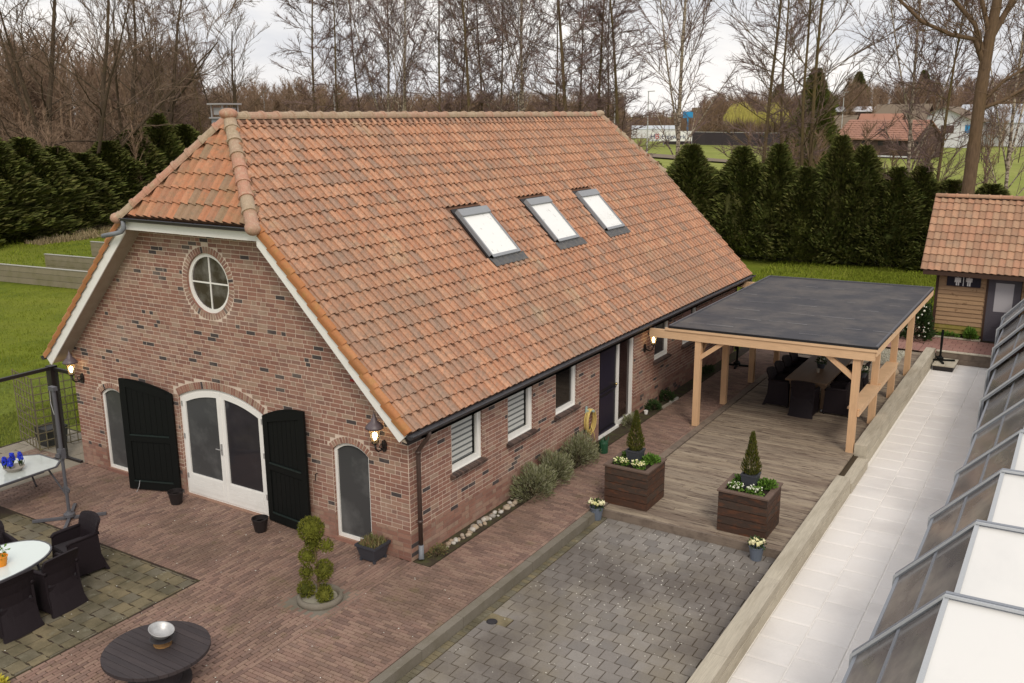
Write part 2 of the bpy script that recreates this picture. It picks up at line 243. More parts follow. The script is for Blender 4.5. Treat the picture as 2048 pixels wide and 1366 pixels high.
# ------------------------------------------------------------------ geometry helpers
ORG = {}
class G:
    def __init__(s): s.v = []; s.f = []; s.r = []
    def add(s, vs, fs, r=None):
        o = len(s.v); s.v.extend([tuple(v) for v in vs]); s.f.extend([tuple(i + o for i in f) for f in fs])
        s.r.extend([rnd() if r is None else r] * len(fs)); return s
    def box(s, a, b, r=None):
        x0, y0, z0 = a; x1, y1, z1 = b
        return s.add([(x0, y0, z0), (x1, y0, z0), (x1, y1, z0), (x0, y1, z0), (x0, y0, z1), (x1, y0, z1), (x1, y1, z1), (x0, y1, z1)],
                     [(0, 3, 2, 1), (4, 5, 6, 7), (0, 1, 5, 4), (1, 2, 6, 5), (2, 3, 7, 6), (3, 0, 4, 7)], r)
    def beam(s, p, q, wd, ht, r=None, upv=(0, 0, 1)):
        p = Vector(p); q = Vector(q); d = (q - p).normalized(); u = Vector(upv)
        if abs(d.dot(u)) > .99: u = Vector((0, 1, 0))
        sd_ = d.cross(u).normalized(); u = sd_.cross(d)
        vs = []
        for c in (p, q):
            for a, b in ((-1, -1), (1, -1), (1, 1), (-1, 1)): vs.append(c + sd_ * (a * wd / 2) + u * (b * ht / 2))
        return s.add(vs, [(0, 1, 2, 3), (4, 7, 6, 5), (0, 4, 5, 1), (1, 5, 6, 2), (2, 6, 7, 3), (3, 7, 4, 0)], r)
    def tube(s, pts, rad, n=8, caps=True, r=None):
        pts = [Vector(p) for p in pts]; m = len(pts)
        if not hasattr(rad, '__len__'): rad = [rad] * m
        d = (pts[1] - pts[0]).normalized(); u = d.orthogonal().normalized(); vs = []
        for i, p in enumerate(pts):
            if i == 0: t = pts[1] - pts[0]
            elif i == m - 1: t = pts[-1] - pts[-2]
            else: t = pts[i + 1] - pts[i - 1]
            t = t.normalized(); u = (u - t * u.dot(t)); u = u.normalized() if u.length > 1e-6 else t.orthogonal().normalized(); b = t.cross(u)
            for k in range(n): a = 2 * pi * k / n; vs.append(p + (u * cos(a) + b * sin(a)) * rad[i])
        fs = [(i * n + k, i * n + (k + 1) % n, (i + 1) * n + (k + 1) % n, (i + 1) * n + k) for i in range(m - 1) for k in range(n)]
        if caps: fs += [tuple(range(n))[::-1], tuple((m - 1) * n + k for k in range(n))]
        return s.add(vs, fs, r)
    def lathe(s, prof, c=(0, 0, 0), n=20, axis='z', r=None, sq=False):
        vs = []; m = len(prof)
        for rr, z in prof:
            for k in range(n):
                a = 2 * pi * (k + (.5 if sq else 0)) / n; vs.append((c[0] + rr * cos(a), c[1] + rr * sin(a), c[2] + z))
        fs = [(i * n + k, i * n + (k + 1) % n, (i + 1) * n + (k + 1) % n, (i + 1) * n + k) for i in range(m - 1) for k in range(n)]
        if prof[0][0] > 1e-4: fs.append(tuple(range(n))[::-1])
        if prof[-1][0] > 1e-4: fs.append(tuple((m - 1) * n + k for k in range(n)))
        return s.add(vs, fs, r)
    def prism(s, poly, a, b, ax='y', r=None):
        """polygon in the plane normal to ax, extruded from a to b"""
        def P(p, t): return {'y': (p[0], t, p[1]), 'x': (t, p[0], p[1]), 'z': (p[0], p[1], t)}[ax]
        n = len(poly); vs = [P(p, a) for p in poly] + [P(p, b) for p in poly]
        fs = [tuple(range(n)), tuple(range(2 * n - 1, n - 1, -1))] + [(i, (i + 1) % n, n + (i + 1) % n, n + i) for i in range(n)]
        return s.add(vs, fs, r)
    def ring(s, outer, inner, a, b, ax='y', r=None):
        def P(p, t): return {'y': (p[0], t, p[1]), 'x': (t, p[0], p[1]), 'z': (p[0], p[1], t)}[ax]
        n = len(outer); vs = [P(p, a) for p in outer] + [P(p, a) for p in inner] + [P(p, b) for p in outer] + [P(p, b) for p in inner]
        fs = []
        for i in range(n):
            j = (i + 1) % n
            fs += [(i, j, n + j, n + i), (2 * n + i, 3 * n + i, 3 * n + j, 2 * n + j), (i, 2 * n + i, 2 * n + j, j), (n + i, n + j, 3 * n + j, 3 * n + i)]
        return s.add(vs, fs, r)
    def blob(s, c, rad, n=8, m=6, jit=.15, r=None):
        vs = []; c = Vector(c); o = rnd() * 50
        if not hasattr(rad, '__len__'): rad = (rad,) * 3
        for i in range(1, m):
            th = pi * i / m
            for k in range(n):
                ph = 2 * pi * k / n; d = Vector((sin(th) * cos(ph), sin(th) * sin(ph), cos(th)))
                q = 1 + jit * noise.noise(d * 1.7 + Vector((o, o, 0))) * 2
                vs.append(c + Vector((d.x * rad[0], d.y * rad[1], d.z * rad[2])) * q)
        vs.append(c + Vector((0, 0, rad[2]))); vs.append(c - Vector((0, 0, rad[2]))); T = len(vs) - 2
        fs = [(i * n + k, (i + 1) * n + k, (i + 1) * n + (k + 1) % n, i * n + (k + 1) % n) for i in range(m - 2) for k in range(n)]
        fs += [(T, k, (k + 1) % n) for k in range(n)] + [(T + 1, (m - 2) * n + (k + 1) % n, (m - 2) * n + k) for k in range(n)]
        return s.add(vs, fs, r)
    def leaf(s, p, d, L, wd, r=None):
        p = Vector(p); d = Vector(d).normalized(); sd_ = d.cross(Vector((U(-1, 1), U(-1, 1), U(-1, 1)))).normalized()
        q = p + d * L * .5
        return s.add([p, q + sd_ * wd * .5, p + d * L, q - sd_ * wd * .5], [(0, 1, 2, 3)], r)
    def leafball(s, c, rad, n, L, wd, outward=1.0, hull=.55, upw=.3):
        c = Vector(c)
        if not hasattr(rad, '__len__'): rad = (rad,) * 3
        for i in range(n):
            d = Vector((random.gauss(0, 1), random.gauss(0, 1), random.gauss(0, 1))).normalized()
            t = hull + (1 - hull) * rnd() ** .6
            p = c + Vector((d.x * rad[0], d.y * rad[1], d.z * rad[2])) * t
            dd = d * outward + Vector((U(-1, 1), U(-1, 1), U(-1, 1) + upw)) * .6
            s.leaf(p, dd, L * U(.6, 1.3), wd * U(.7, 1.3))
        return s
    def build(s, name, mat, parent=None, org=(0, 0, 0), smooth=False):
        base = ORG.get(parent.name, Vector((0, 0, 0))) if parent else Vector(org)
        me = bpy.data.meshes.new(name)
        va = np.array(s.v, dtype=np.float32).reshape(-1, 3) - np.array(base, dtype=np.float32)
        lens = np.array([len(f) for f in s.f], dtype=np.int32)
        me.vertices.add(len(va)); me.vertices.foreach_set('co', va.ravel())
        me.loops.add(int(lens.sum())); me.loops.foreach_set('vertex_index', np.fromiter((i for f in s.f for i in f), dtype=np.int32))
        me.polygons.add(len(lens)); st = np.zeros(len(lens), np.int32); st[1:] = np.cumsum(lens)[:-1]
        me.polygons.foreach_set('loop_start', st)
        a = me.attributes.new('rnd', 'FLOAT', 'FACE'); a.data.foreach_set('value', np.array(s.r, dtype=np.float32))
        me.update(calc_edges=True); me.validate()
        me.polygons.foreach_set('use_smooth', np.full(len(me.polygons), bool(smooth)))
        if mat: me.materials.append(mat)
        o = bpy.data.objects.new(name, me); COL.objects.link(o)
        if parent: o.parent = parent
        else: o.location = base
        ORG[o.name] = Vector(base)
        return o
def tag(o, label=None, cat=None, group=None, kind=None):
    if label: o['label'] = label
    if cat: o['category'] = cat
    if group: o['group'] = group
    if kind: o['kind'] = kind
    return o
def thing(name, label, cat, org=(0, 0, 0), group=None, kind=None):
    o = bpy.data.objects.new(name, None); COL.objects.link(o); o.location = org; ORG[o.name] = Vector(org); o.empty_display_size = .2
    return tag(o, label, cat, group, kind)
def copy_tree(o, parent=None):
    c = o.copy(); COL.objects.link(c)
    if parent: c.parent = parent
    for ch in o.children: copy_tree(ch, c)
    return c
def MX(X, Y, Z, T):
    return np.array([[X[0], Y[0], Z[0], T[0]], [X[1], Y[1], Z[1], T[1]], [X[2], Y[2], Z[2], T[2]], [0, 0, 0, 1.0]])
CV = np.array(CAM)
def score(p):
    d = Vector(p) - CAM; z = d.dot(fw)
    if z < .5: return 0
    x = 1024 + FPX * d.dot(r2) / z; y = 683 - FPX * d.dot(u2) / z
    return (1 if (-10 < x < 2058 and -10 < y < 1376) else .05) / z
def pieces(parent, name, protos, items, mat, limit=300, smooth=False, facing=None):
    """protos: list of G in local space; items: (proto index, 4x4). The largest in view are objects sharing meshes, the rest one mesh."""
    base = ORG[parent.name]; meshes = []
    for i, g in enumerate(protos):
        o = G(); o.v = g.v; o.f = g.f; o.r = [0.0] * len(g.f)
        ob = o.build(name, mat, None, (0, 0, 0), smooth); me = ob.data; bpy.data.objects.remove(ob); meshes.append(me)
    items = sorted(items, key=lambda it: -score(it[1][:3, 3]))
    for pi_, m in items[:limit]:
        o = bpy.data.objects.new(name, meshes[pi_]); COL.objects.link(o); o.parent = parent
        mm = m.copy(); mm[0, 3] -= base.x; mm[1, 3] -= base.y; mm[2, 3] -= base.z
        o.matrix_local = Matrix(mm.tolist())
    rest = items[limit:]
    if rest:
        g = G(); arrs = [np.hstack([np.array(p.v, dtype=float), np.ones((len(p.v), 1))]) for p in protos]
        off = 0; vv = []; ff = []; rr = []
        for pi_, m in rest:
            v = (arrs[pi_] @ m.T)[:, :3]; vv.append(v); q = rnd()
            for f in protos[pi_].f: ff.append(tuple(i + off for i in f)); rr.append(q)
            off += len(v)
        g.v = np.vstack(vv); g.f = ff; g.r = rr
        tag(g.build(name + 's', mat, parent, smooth=smooth), kind='stuff')
def unit_box(chx=0.0, chz=0.0):
    g = G()
    if not chx: return g.box((0, 0, 0), (1, 1, 1))
    # top (z=1) edges chamfered
    a, b = chx, chz
    v = [(0, 0, 0), (1, 0, 0), (1, 1, 0), (0, 1, 0), (0, 0, .8), (1, 0, .8), (1, 1, .8), (0, 1, .8), (a, b, 1), (1 - a, b, 1), (1 - a, 1 - b, 1), (a, 1 - b, 1)]
    return g.add(v, [(0, 1, 5, 4), (1, 2, 6, 5), (2, 3, 7, 6), (3, 0, 4, 7), (4, 5, 9, 8), (5, 6, 10, 9), (6, 7, 11, 10), (7, 4, 8, 11), (8, 9, 10, 11)])
X3, Y3, Z3 = np.array([1., 0, 0]), np.array([0, 1., 0]), np.array([0, 0, 1.])
def boxmat(a, b): return MX(X3 * (b[0] - a[0]), Y3 * (b[1] - a[1]), Z3 * (b[2] - a[2]), a)
def arc_pts(x0, x1, zs, h, n=10):
    wd = x1 - x0; R = (wd * wd / 4 + h * h) / (2 * h); cx = (x0 + x1) / 2; zc = zs + h - R; a = math.asin(wd / 2 / R)
    return [(cx + R * sin(a - 2 * a * i / n), zc + R * cos(a - 2 * a * i / n)) for i in range(n + 1)], R, cx, zc, a

# ------------------------------------------------------------------ ground sheets (structure)
def sheet(name, pts, z, mat, kind='structure'):
    g = G(); g.add([(x, y, z) for x, y in pts], [tuple(range(len(pts)))])
    return tag(g.build(name, mat), kind=kind)
# terrain: lawn near, meadow beyond the hedges
g = G(); g.add([(-1500, -300, -.36), (1500, -300, -.36), (1500, 2500, -.36), (-1500, 2500, -.36)], [(0, 1, 2, 3)])
tag(g.build('ground', M_FIELD), kind='structure')
g = G()
rects = [(-60, -30, -8.8, 46), (-8.8, 16.3, .0, 46), (.0, 19.3, 16, 46), (-60, 46, 60, 300), (16, -30, 60, 46)]
for a, b, c, d in [(-60, -30, -11.2, 46), (-11.2, 1.2, -8.7, 46), (-8.7, 16.2, 0, 46), (0, 24.8, 20, 46)]:
    g.add([(a, b, -.02), (c, b, -.02), (c, d, -.02), (a, d, -.02)], [(0, 1, 2, 3)])
tag(g.build('lawn', M_LAWN), kind='structure')
g = G(); NX, NY = 40, 36; x0, x1, y0, y1 = -420, 260, 46, 420
for j in range(NY + 1):
    for i in range(NX + 1):
        x = x0 + (x1 - x0) * i / NX; y = y0 + (y1 - y0) * (j / NY) ** 1.5
        g.v.append((x, y, -.03 + .25 * noise.noise(Vector((x * .03, y * .03, 0)))* min(1, (y - 46) / 20)))
for j in range(NY):
    for i in range(NX): g.f.append((j * (NX + 1) + i, j * (NX + 1) + i + 1, (j + 1) * (NX + 1) + i + 1, (j + 1) * (NX + 1) + i)); g.r.append(0)
tag(g.build('meadow', M_FIELD, smooth=True), kind='structure')
sheet('left_meadow', [(-420, -100), (-60, -100), (-60, 46), (-420, 46)], -.03, M_FIELD)
sheet('dirt_track', [(-75, 150), (-60, 140), (-28, 118), (-14, 116), (-14, 119), (-28, 122), (-58, 148), (-72, 156)], .22, M_MUD)

# brick paving: bed + bricks
def paving(name, bed, z, mj, rects, mat, sx, sy, gap, along, jit=.0015, th=.05, piece='brick', protos=None, skip=None, limit=300, stag=.5):
    root = thing(name, None, None); tag(root, kind='structure')
    g = G()
    for a, b, c, d in bed: g.add([(a, b, z - .012), (c, b, z - .012), (c, d, z - .012), (a, d, z - .012)], [(0, 1, 2, 3)])
    g.build('bed', mj, root)
    P = protos or [unit_box(.02, .05)]; items = []
    for a, b, c, d in rects:
        if along == 'y': LA, LB, (o1, e1), (o2, e2) = sx, sy, (b, d), (a, c)     # rows advance in x, bricks run along y
        else: LA, LB, (o1, e1), (o2, e2) = sx, sy, (a, c), (b, d)
        t = o2; row = 0
        while t < e2 - .01:
            wd = min(LB, e2 - t); u = o1 - (LA * (stag * (row % 2)) if stag else 0) - (U(0, .03) if jit > .001 else 0)
            while u < e1 - .01:
                q0 = max(u, o1); q1 = min(u + LA, e1)
                if q1 - q0 > .03:
                    zz = z + random.gauss(0, jit)
                    if along == 'y': A = (t + gap / 2, q0 + gap / 2, z - th); B = (t + wd - gap / 2, q1 - gap / 2, zz)
                    else: A = (q0 + gap / 2, t + gap / 2, z - th); B = (q1 - gap / 2, t + wd - gap / 2, zz)
                    cx, cy = (A[0] + B[0]) / 2, (A[1] + B[1]) / 2
                    if not (skip and skip(cx, cy)): items.append((0, boxmat(A, B)))
                u += LA
            t += wd; row += 1
    pieces(root, piece, P, items, mat, limit)
    return root
inring = lambda x, y: abs(x + .46) < .36 and abs(y + 1.68) < .36
paving('brick_patio', [(-9.4, -9.5, 1.6, 0), (-11, -6, -9.4, 0), (.0, 0, 1.6, 19.2), (-2.5, -9.5, 1.6, -9)], 0, M_PJOINT,
       [(-10.5, -6, -2.52, -.0) if False else (-10.5, -2.22, 0, 0), (-2.48, -7.4, 0, -2.22)], M_PAVE, .213, .067, .0095, 'y', skip=inring)
paving('brick_path', [], 0, M_PJOINT, [(.02, -7, 1.52, 0), (.36, 0, 1.50, 19.2)], M_PAVE, .213, .067, .0095, 'x')
g = G()
for k in range(130):
    y = -7 + k * .205
    if y < 19: g.box((1.505, y + .003, -.05), (1.56, y + .201, .002))
    if y < 0: g.box((-.03, y + .003, -.05), (.018, y + .201, .001))
r = thing('paving_border', None, None); tag(r, kind='structure'); g.build('soldier_course', M_PAVE, r)
# old grey-brown pavers at the dining corner
def wavy(n=5, amp=.035, top=1):
    pts = []
    for s_, e_ in (((0, 0), (1, 0)), ((1, 0), (1, 1)), ((1, 1), (0, 1)), ((0, 1), (0, 0))):
        for i in range(n):
            t = i / n; x = s_[0] + (e_[0] - s_[0]) * t; y = s_[1] + (e_[1] - s_[1]) * t
            wv = amp * sin(2 * pi * t)
            if s_[1] == e_[1]: y += wv * (1 if s_[1] == 0 else -1)
            else: x += -wv * (1 if s_[0] == 1 else -1) * .0
            pts.append((x, y))
    g = G(); m = len(pts); c = (.5, .5)
    top = [(c[0] + (p[0] - .5) * .965, c[1] + (p[1] - .5) * .965, 1) for p in pts]
    v = [(p[0], p[1], 0) for p in pts] + [(p[0], p[1], .85) for p in pts] + top
    f = [(i, (i + 1) % m, m + (i + 1) % m, m + i) for i in range(m)] + [(m + i, m + (i + 1) % m, 2 * m + (i + 1) % m, 2 * m + i) for i in range(m)] + [tuple(range(2 * m, 3 * m))]
    return g.add(v, f)
paving('old_paving', [(-9.4, -7.5, -2.5, -2.24)], -.004, M_DJOINT, [(-7.5, -7.2, -2.52, -2.26)], M_OLD, .26, .245, .016, 'x', jit=.003, piece='paver', protos=[wavy(4, .05)])
# driveway of grey interlocking pavers, 15 cm lower
drains = [(1.99, -.66), (4.62, -1.25)]
paving('driveway', [(1.70, -8, 5.2, 3.52)], -.15, M_DJOINT, [(1.86, -7.5, 5.16, 3.50)], M_DRIVE, .25, .235, .012, 'x', jit=.002, stag=.42, piece='paver',
       protos=[wavy(5, .022)], skip=lambda x, y: any(abs(x - a) < .14 and abs(y - b) < .12 for a, b in drains))
g = G()
for k in range(115): g.box((1.725, -7.9 + k * .1, -.2), (1.85, -7.9 + k * .1 + .092, -.152 + U(-.002, .002)))
r = thing('kerb_gutter', None, None); tag(r, kind='structure'); tag(g.build('edge_bricks', M_OLD, r), kind='stuff')
# kerb between path and driveway
r = thing('kerb', None, None); tag(r, kind='structure'); y = -8
while y < 3.5:
    g = G(); g.box((1.575 + U(-.002, .002), y + .004, -.25), (1.715, min(y + .996, 3.5), .004 + U(-.004, .004))); g.build('kerb_stone', M_KERB, r); y += 1.0
g = G()
for k in range(13):
    y = 3.55 + k * 1.2; g.box((1.565, y, -.1), (1.72, y + 1.19, .012))
g.build('timber_edge', M_SLEEPD, r)
# pale terrace
paving('pale_terrace', [(5.35, -8, 13, 19.0)], -.25, M_TJOINT, [(5.42, -7.2, 7.22, 19.0), (7.22, -7.2, 10.82, 19.0)], M_TERR, .6, .6, .012, 'y', jit=.0008, piece='terrace_tile', stag=.5)
# red pavers in front of the hut and round the back
paving('red_paving', [(-.5, 19.2, 14, 24.5)], 0, M_PJOINT, [(4.85, 19.22, 9, 21.35), (-.4, 19.25, 4.85, 24.3)], M_RED, .3, .3, .008, 'x', piece='paver', stag=.5)
# pale slabs by the glass screen
paving('side_path', [(-11.3, -6, -9.3, 1.2), (-9.4, 0, -8.76, 1.2)], -.004, M_PJOINT, [(-11.2, -6, -9.32, 1.15), (-9.32, -.0, -8.77, 1.15)], M_SLAB, .6, .4, .01, 'y', piece='slab')
g = G(); g.box((-9.42, -1.9, -.05), (-8.75, -.05, .006)); tag(g.build('threshold_strip', M_SLAB), kind='structure')
g = G(); g.box((1.56, 3.52, -.14), (5.2, 19.2, -.06)); tag(g.build('deck_base', M_DJOINT), kind='structure')

# ------------------------------------------------------------------ farmhouse
H = thing('farmhouse', 'brick farmhouse with a half-hipped orange tiled roof', 'house')
XE, ZE, SL, ZH, ZR, YV, YA, YB = .318, 2.399, 1.0144, 5.43, 7.164, -.393, .762, 16.588
XM = XE - (ZR - ZE) / SL; XW = 2 * XM            # ridge x, mirror helper
WL = -8.757; YF = 16.2
def roofz(x): return ZE + SL * (XE - (x if x > XM else 2 * XM - x))
# openings on the gable
fd_arc, fdR, fdc, fdzc, fda = arc_pts(-5.50, -3.24, 2.0, .27, 14)
w1_arc, w1R, w1c, w1zc, w1a = arc_pts(-1.63, -.83, 1.66, .17, 10)
w0_arc, w0R, w0c, w0zc, w0a = arc_pts(-7.93, -7.13, 1.66, .17, 10)
CXW, CZW, CRW = -4.40, 4.25, .545
holes = [[(-5.50, .02), (-3.24, .02)] + fd_arc, [(-1.63, .06), (-.83, .06)] + w1_arc, [(-7.93, .06), (-7.13, .06)] + w0_arc,
         [(CXW + CRW * cos(2 * pi * i / 32), CZW + CRW * sin(2 * pi * i / 32)) for i in range(32)]]
TOPZ = 5.30
xr_top = XE - (TOPZ + .26 - ZE) / SL
outline = [(WL, 0), (0, 0), (0, roofz(0) - .26), (xr_top, TOPZ), (2 * XM - xr_top, TOPZ), (WL, roofz(WL) - .26)]
def holed(outline, holes, P):
    loops = [[Vector((a, b, 0)) for a, b in outline]] + [[Vector((a, b, 0)) for a, b in h] for h in holes]
    tris = tessellate_polygon(loops); flat = [p for l in loops for p in l]
    g = G(); g.add([P(p.x, p.y) for p in flat], [tuple(t) for t in tris], 0); return g
WALL = holed(outline, holes, lambda a, b: (a, 0, b)).build('wall', M_MORTAR, H)
M_REV = pmat('brick_reveal', BR[:7], .85, (7, .5, .8, (.10, .07, .06), .35), None, (90, .22), .25, 120, const=True)
g2 = G()
for h in holes:
    g = G()
    n = len(h)
    for i in range(n):
        a, b = h[i], h[(i + 1) % n]
        if i == n - 1 and n < 20 or (n < 20 and i == 1):   # straight jambs: one brick face per course
            zz = min(a[1], b[1]); z1 = max(a[1], b[1])
            while zz < z1:
                g.add([(a[0], -.003, zz), (a[0], .11, zz), (a[0], .11, min(zz + .0645, z1)), (a[0], -.003, min(zz + .0645, z1))], [(0, 1, 2, 3)]); zz += .078
            s_ = .003 if a[0] < (h[0][0] + h[1][0]) / 2 else -.003
            g2.add([(a[0] - s_, 0, a[1]), (a[0] - s_, .11, a[1]), (b[0] - s_, .11, b[1]), (b[0] - s_, 0, b[1])], [(0, 1, 2, 3)])
        else: g.add([(a[0], -.004, a[1]), (a[0], .11, a[1]), (b[0], .11, b[1]), (b[0], -.004, b[1])], [(0, 1, 2, 3)])
    tag(g.build('reveal', M_REV, H), kind='stuff')
tag(g2.build('reveal_joint', M_MORTAR, H), kind='stuff')
BT = .0035
def courses(z0, z1, spans):
    out = []; k = 0; z = z0
    while z < z1 - .02:
        zt = min(z + .0645, z1)
        for a, b in spans(z, zt):
            u = a - (.0 if k % 2 else .105); seq = 0
            while u < b - .005:
                L = .222 if (rnd() < .74) else .112
                if b - (u + L) < .06: L = b - u
                q0, q1 = max(u, a), min(u + L - .014, b)
                if q1 - q0 > .02: out.append((q0, q1, z, zt))
                u += L
        z += .078; k += 1
    return out
def sub(spans, cut):
    if cut is None: return spans
    o = []
    for a, b in spans:
        if cut[1] <= a or cut[0] >= b: o.append((a, b)); continue
        if cut[0] > a + .015: o.append((a, cut[0]))
        if cut[1] < b - .015: o.append((cut[1], b))
    return o
def archcut(x0, x1, z0, zs, R, cx, zc, t):
    Ro = R + t
    def f(za, zb):
        if zb < z0: return None
        if za < zs - .01: hw = (x1 - x0) / 2; return (x0, x1)
        d = max(0, za - zc)
        if d >= Ro: return None
        hw = sqrt(Ro * Ro - d * d); lim = (x1 - x0) / 2 + t * .75; hw = min(hw, lim)
        return (cx - hw - .006, cx + hw + .006)
    return f
cuts = [archcut(-5.50, -3.24, .02, 2.0, fdR, fdc, fdzc, .145), archcut(-1.63, -.83, .06, 1.66, w1R, w1c, w1zc, .115), archcut(-7.93, -7.13, .06, 1.66, w0R, w0c, w0zc, .115)]
def gspans(za, zb):
    xr = min(0.0, XE - (zb + .26 - ZE) / SL); xl = max(WL, 2 * XM - (XE - (zb + .26 - ZE) / SL)); s_ = [(xl, xr)]
    for c in cuts: s_ = sub(s_, c(za, zb))
    dz = 0 if za < CZW < zb else min(abs(za - CZW), abs(zb - CZW)); Ro = CRW + .125
    if dz < Ro: hw = sqrt(Ro * Ro - dz * dz); s_ = sub(s_, (CXW - hw, CXW + hw))
    return s_
items = []
for a, b, z, zt in courses(.0, TOPZ, gspans):
    items.append((0, MX(X3 * (b - a), -Y3 * (BT + U(0, .002)), Z3 * (zt - z), (a, 0, z))))
def ringbricks(cx, zc, R, t, a0, a1, step=.066):
    n = max(2, round((a1 - a0) * (R + t * .4) / step)); o = []
    for i in range(n):
        a = a0 + (a1 - a0) * (i + .5) / n; er = np.array([sin(a), 0, cos(a)]); et = np.array([cos(a), 0, -sin(a)])
        wd = (a1 - a0) / n * R * .78; p = np.array([cx, 0, zc]) + er * R - et * wd / 2
        o.append((0, MX(et * wd, -Y3 * (.007 + U(0, .002)), er * t, p)))
    return o
RB = ringbricks(fdc, fdzc, fdR, .135, -fda, fda) + ringbricks(w1c, w1zc, w1R, .105, -w1a, w1a) + ringbricks(w0c, w0zc, w0R, .105, -w0a, w0a) + ringbricks(CXW, CZW, CRW, .115, 0, 2 * pi)
items += RB
# side wall (x = 0 plane)
sw = [(1.18, 2.12, 1.12, 9), (3.00, 3.92, 1.12, 9), (4.84, 5.74, 1.12, 9), (6.84, 8.66, .03, 9), (9.90, 10.80, 1.12, 9), (11.78, 12.78, 1.12, 9)]
SZ = 2.26
def sspans(za, zb):
    s_ = [(0.0, YF)]
    for a, b, z0, z1 in sw:
        if zb > z0: s_ = sub(s_, (a, b))
    return s_
for a, b, z, zt in courses(.0, SZ, sspans):
    items.append((0, MX(Y3 * (b - a), X3 * (BT + U(0, .002)), Z3 * (zt - z), (0, a, z))))
pieces(WALL, 'brick', [unit_box()], items, M_BRICK, 300)
g = holed([(0, 0), (YF, 0), (YF, SZ + .05), (0, SZ + .05)], [[(a, z0), (b, z0), (b, SZ + .02), (a, SZ + .02)] for a, b, z0, z1 in sw], lambda a, b: (0, a, b))
g.build('side_wall', M_MORTAR, H)
g2 = G()
for a, b, z0, z1 in sw:
    g = G()
    for yy, s_ in ((a, -1), (b, 1)):
        zz = z0
        while zz < SZ:
            g.add([(.004, yy, zz), (-.10, yy, zz), (-.10, yy, zz + .0645), (.003, yy, zz + .0645)], [(0, 1, 2, 3)]); zz += .078
        g2.add([(0, yy + s_ * .003, z0), (-.10, yy + s_ * .003, z0), (-.10, yy + s_ * .003, SZ), (0, yy + s_ * .003, SZ)], [(0, 1, 2, 3)])
    tag(g.build('reveal', M_REV, H), kind='stuff')
tag(g2.build('reveal_joint', M_MORTAR, H), kind='stuff')
# rear and left walls
g = G(); g.box((WL, .02, 0), (WL + .2, YF, 2.3)); g.box((WL, YF - .2, 0), (0, YF - .001, 2.3))
xa = XE - (5.6 - ZE) / SL
g.prism([(WL + .01, 2.3), (-.01, 2.3), (xr_top, TOPZ), (2 * XM - xr_top, TOPZ)], YF - .2, YF - .002)
g.build('rear_wall', M_REV, H)
# interior: rooms so that the glass has something behind it
g = G(); g.box((WL + .3, .7, 0), (-.6, YF - .4, .02)); g.box((WL + .3, 3.2, 0), (-.6, 3.3, 2.5)); g.box((-6.2, 3.2, 2.5), (-2.6, 3.3, 4.6)); g.box((-2.6, .25, 0), (-2.5, 6, 2.3)); g.box((WL + .3, .2, 2.5), (-.3, YF - .4, 2.56))
g.build('interior', M_ROOM, H)

# roof: boarding under the tiles
RF = G()
d = .075
def down(p, n): return (p[0] - n[0] * d, p[1] - n[1] * d, p[2] - n[2] * d)
xh = XE - (ZH - ZE) / SL; YC = YB - (YA - YV)
nR = Vector((SL, 0, 1)).normalized(); nL = Vector((-SL, 0, 1)).normalized()
def slab(poly, n, t0, t1, g):
    n = Vector(n); a = [Vector(p) - n * t0 for p in poly]; b = [Vector(p) - n * t1 for p in poly]; k = len(poly)
    g.add(a + b, [tuple(range(k)), tuple(range(2 * k - 1, k - 1, -1))] + [(i, (i + 1) % k, k + (i + 1) % k, k + i) for i in range(k)])
mir = lambda p: (2 * XM - p[0], p[1], p[2])
polyR = [(XE, YV + .03, ZE), (XE, YB - .03, ZE), (xh, YB - .03, ZH), (XM, YC, ZR), (XM, YA, ZR), (xh, YV + .03, ZH)]
slab(polyR, nR, .05, .20, RF); slab([mir(p) for p in polyR][::-1], nL, .05, .20, RF)
nN = Vector((0, -(ZR - ZH), (YA - YV))).normalized(); nF = Vector((0, (ZR - ZH), (YA - YV))).normalized()
slab([(xh, YV, ZH), (XM, YA, ZR), (2 * XM - xh, YV, ZH)], nN, .05, .12, RF); slab([(xh, YB, ZH), (2 * XM - xh, YB, ZH), (XM, YC, ZR)], nF, .05, .12, RF)
ROOF = RF.build('roof', pmat('roof_underlay', [(.15, .078, .050)], .9), H)
def tile_proto(cov, gau, n=9, roll=.044, th=.020, lap=.05, lift=.034):
    g = G(); prof = [(-.004, -.016), (-.003, roll * .42)]
    for i in range(1, n + 1):
        t = i / n; x = t * (cov + .004)
        hgt = roll * max(0, cos((t - .22) / .34 * pi / 2)) ** .9 if abs(t - .22) < .34 else -.010 * sin((t - .56) / .44 * pi / 1.2)
        prof.append((x, hgt))
    n = len(prof) - 1
    v = []
    for x, h in prof: v.append((x, -.0, h + lift))
    for x, h in prof: v.append((x, gau + lap, h - .004))
    for x, h in prof: v.append((x, -.0, h + lift - th))
    m = n + 1
    f = [(i, i + 1, m + i + 1, m + i) for i in range(n)] + [(2 * m + i, 2 * m + i + 1, i + 1, i) for i in range(n)] + [(0, m, 2 * m), (n, 2 * m + n, m + n)]
    return g.add(v, f)
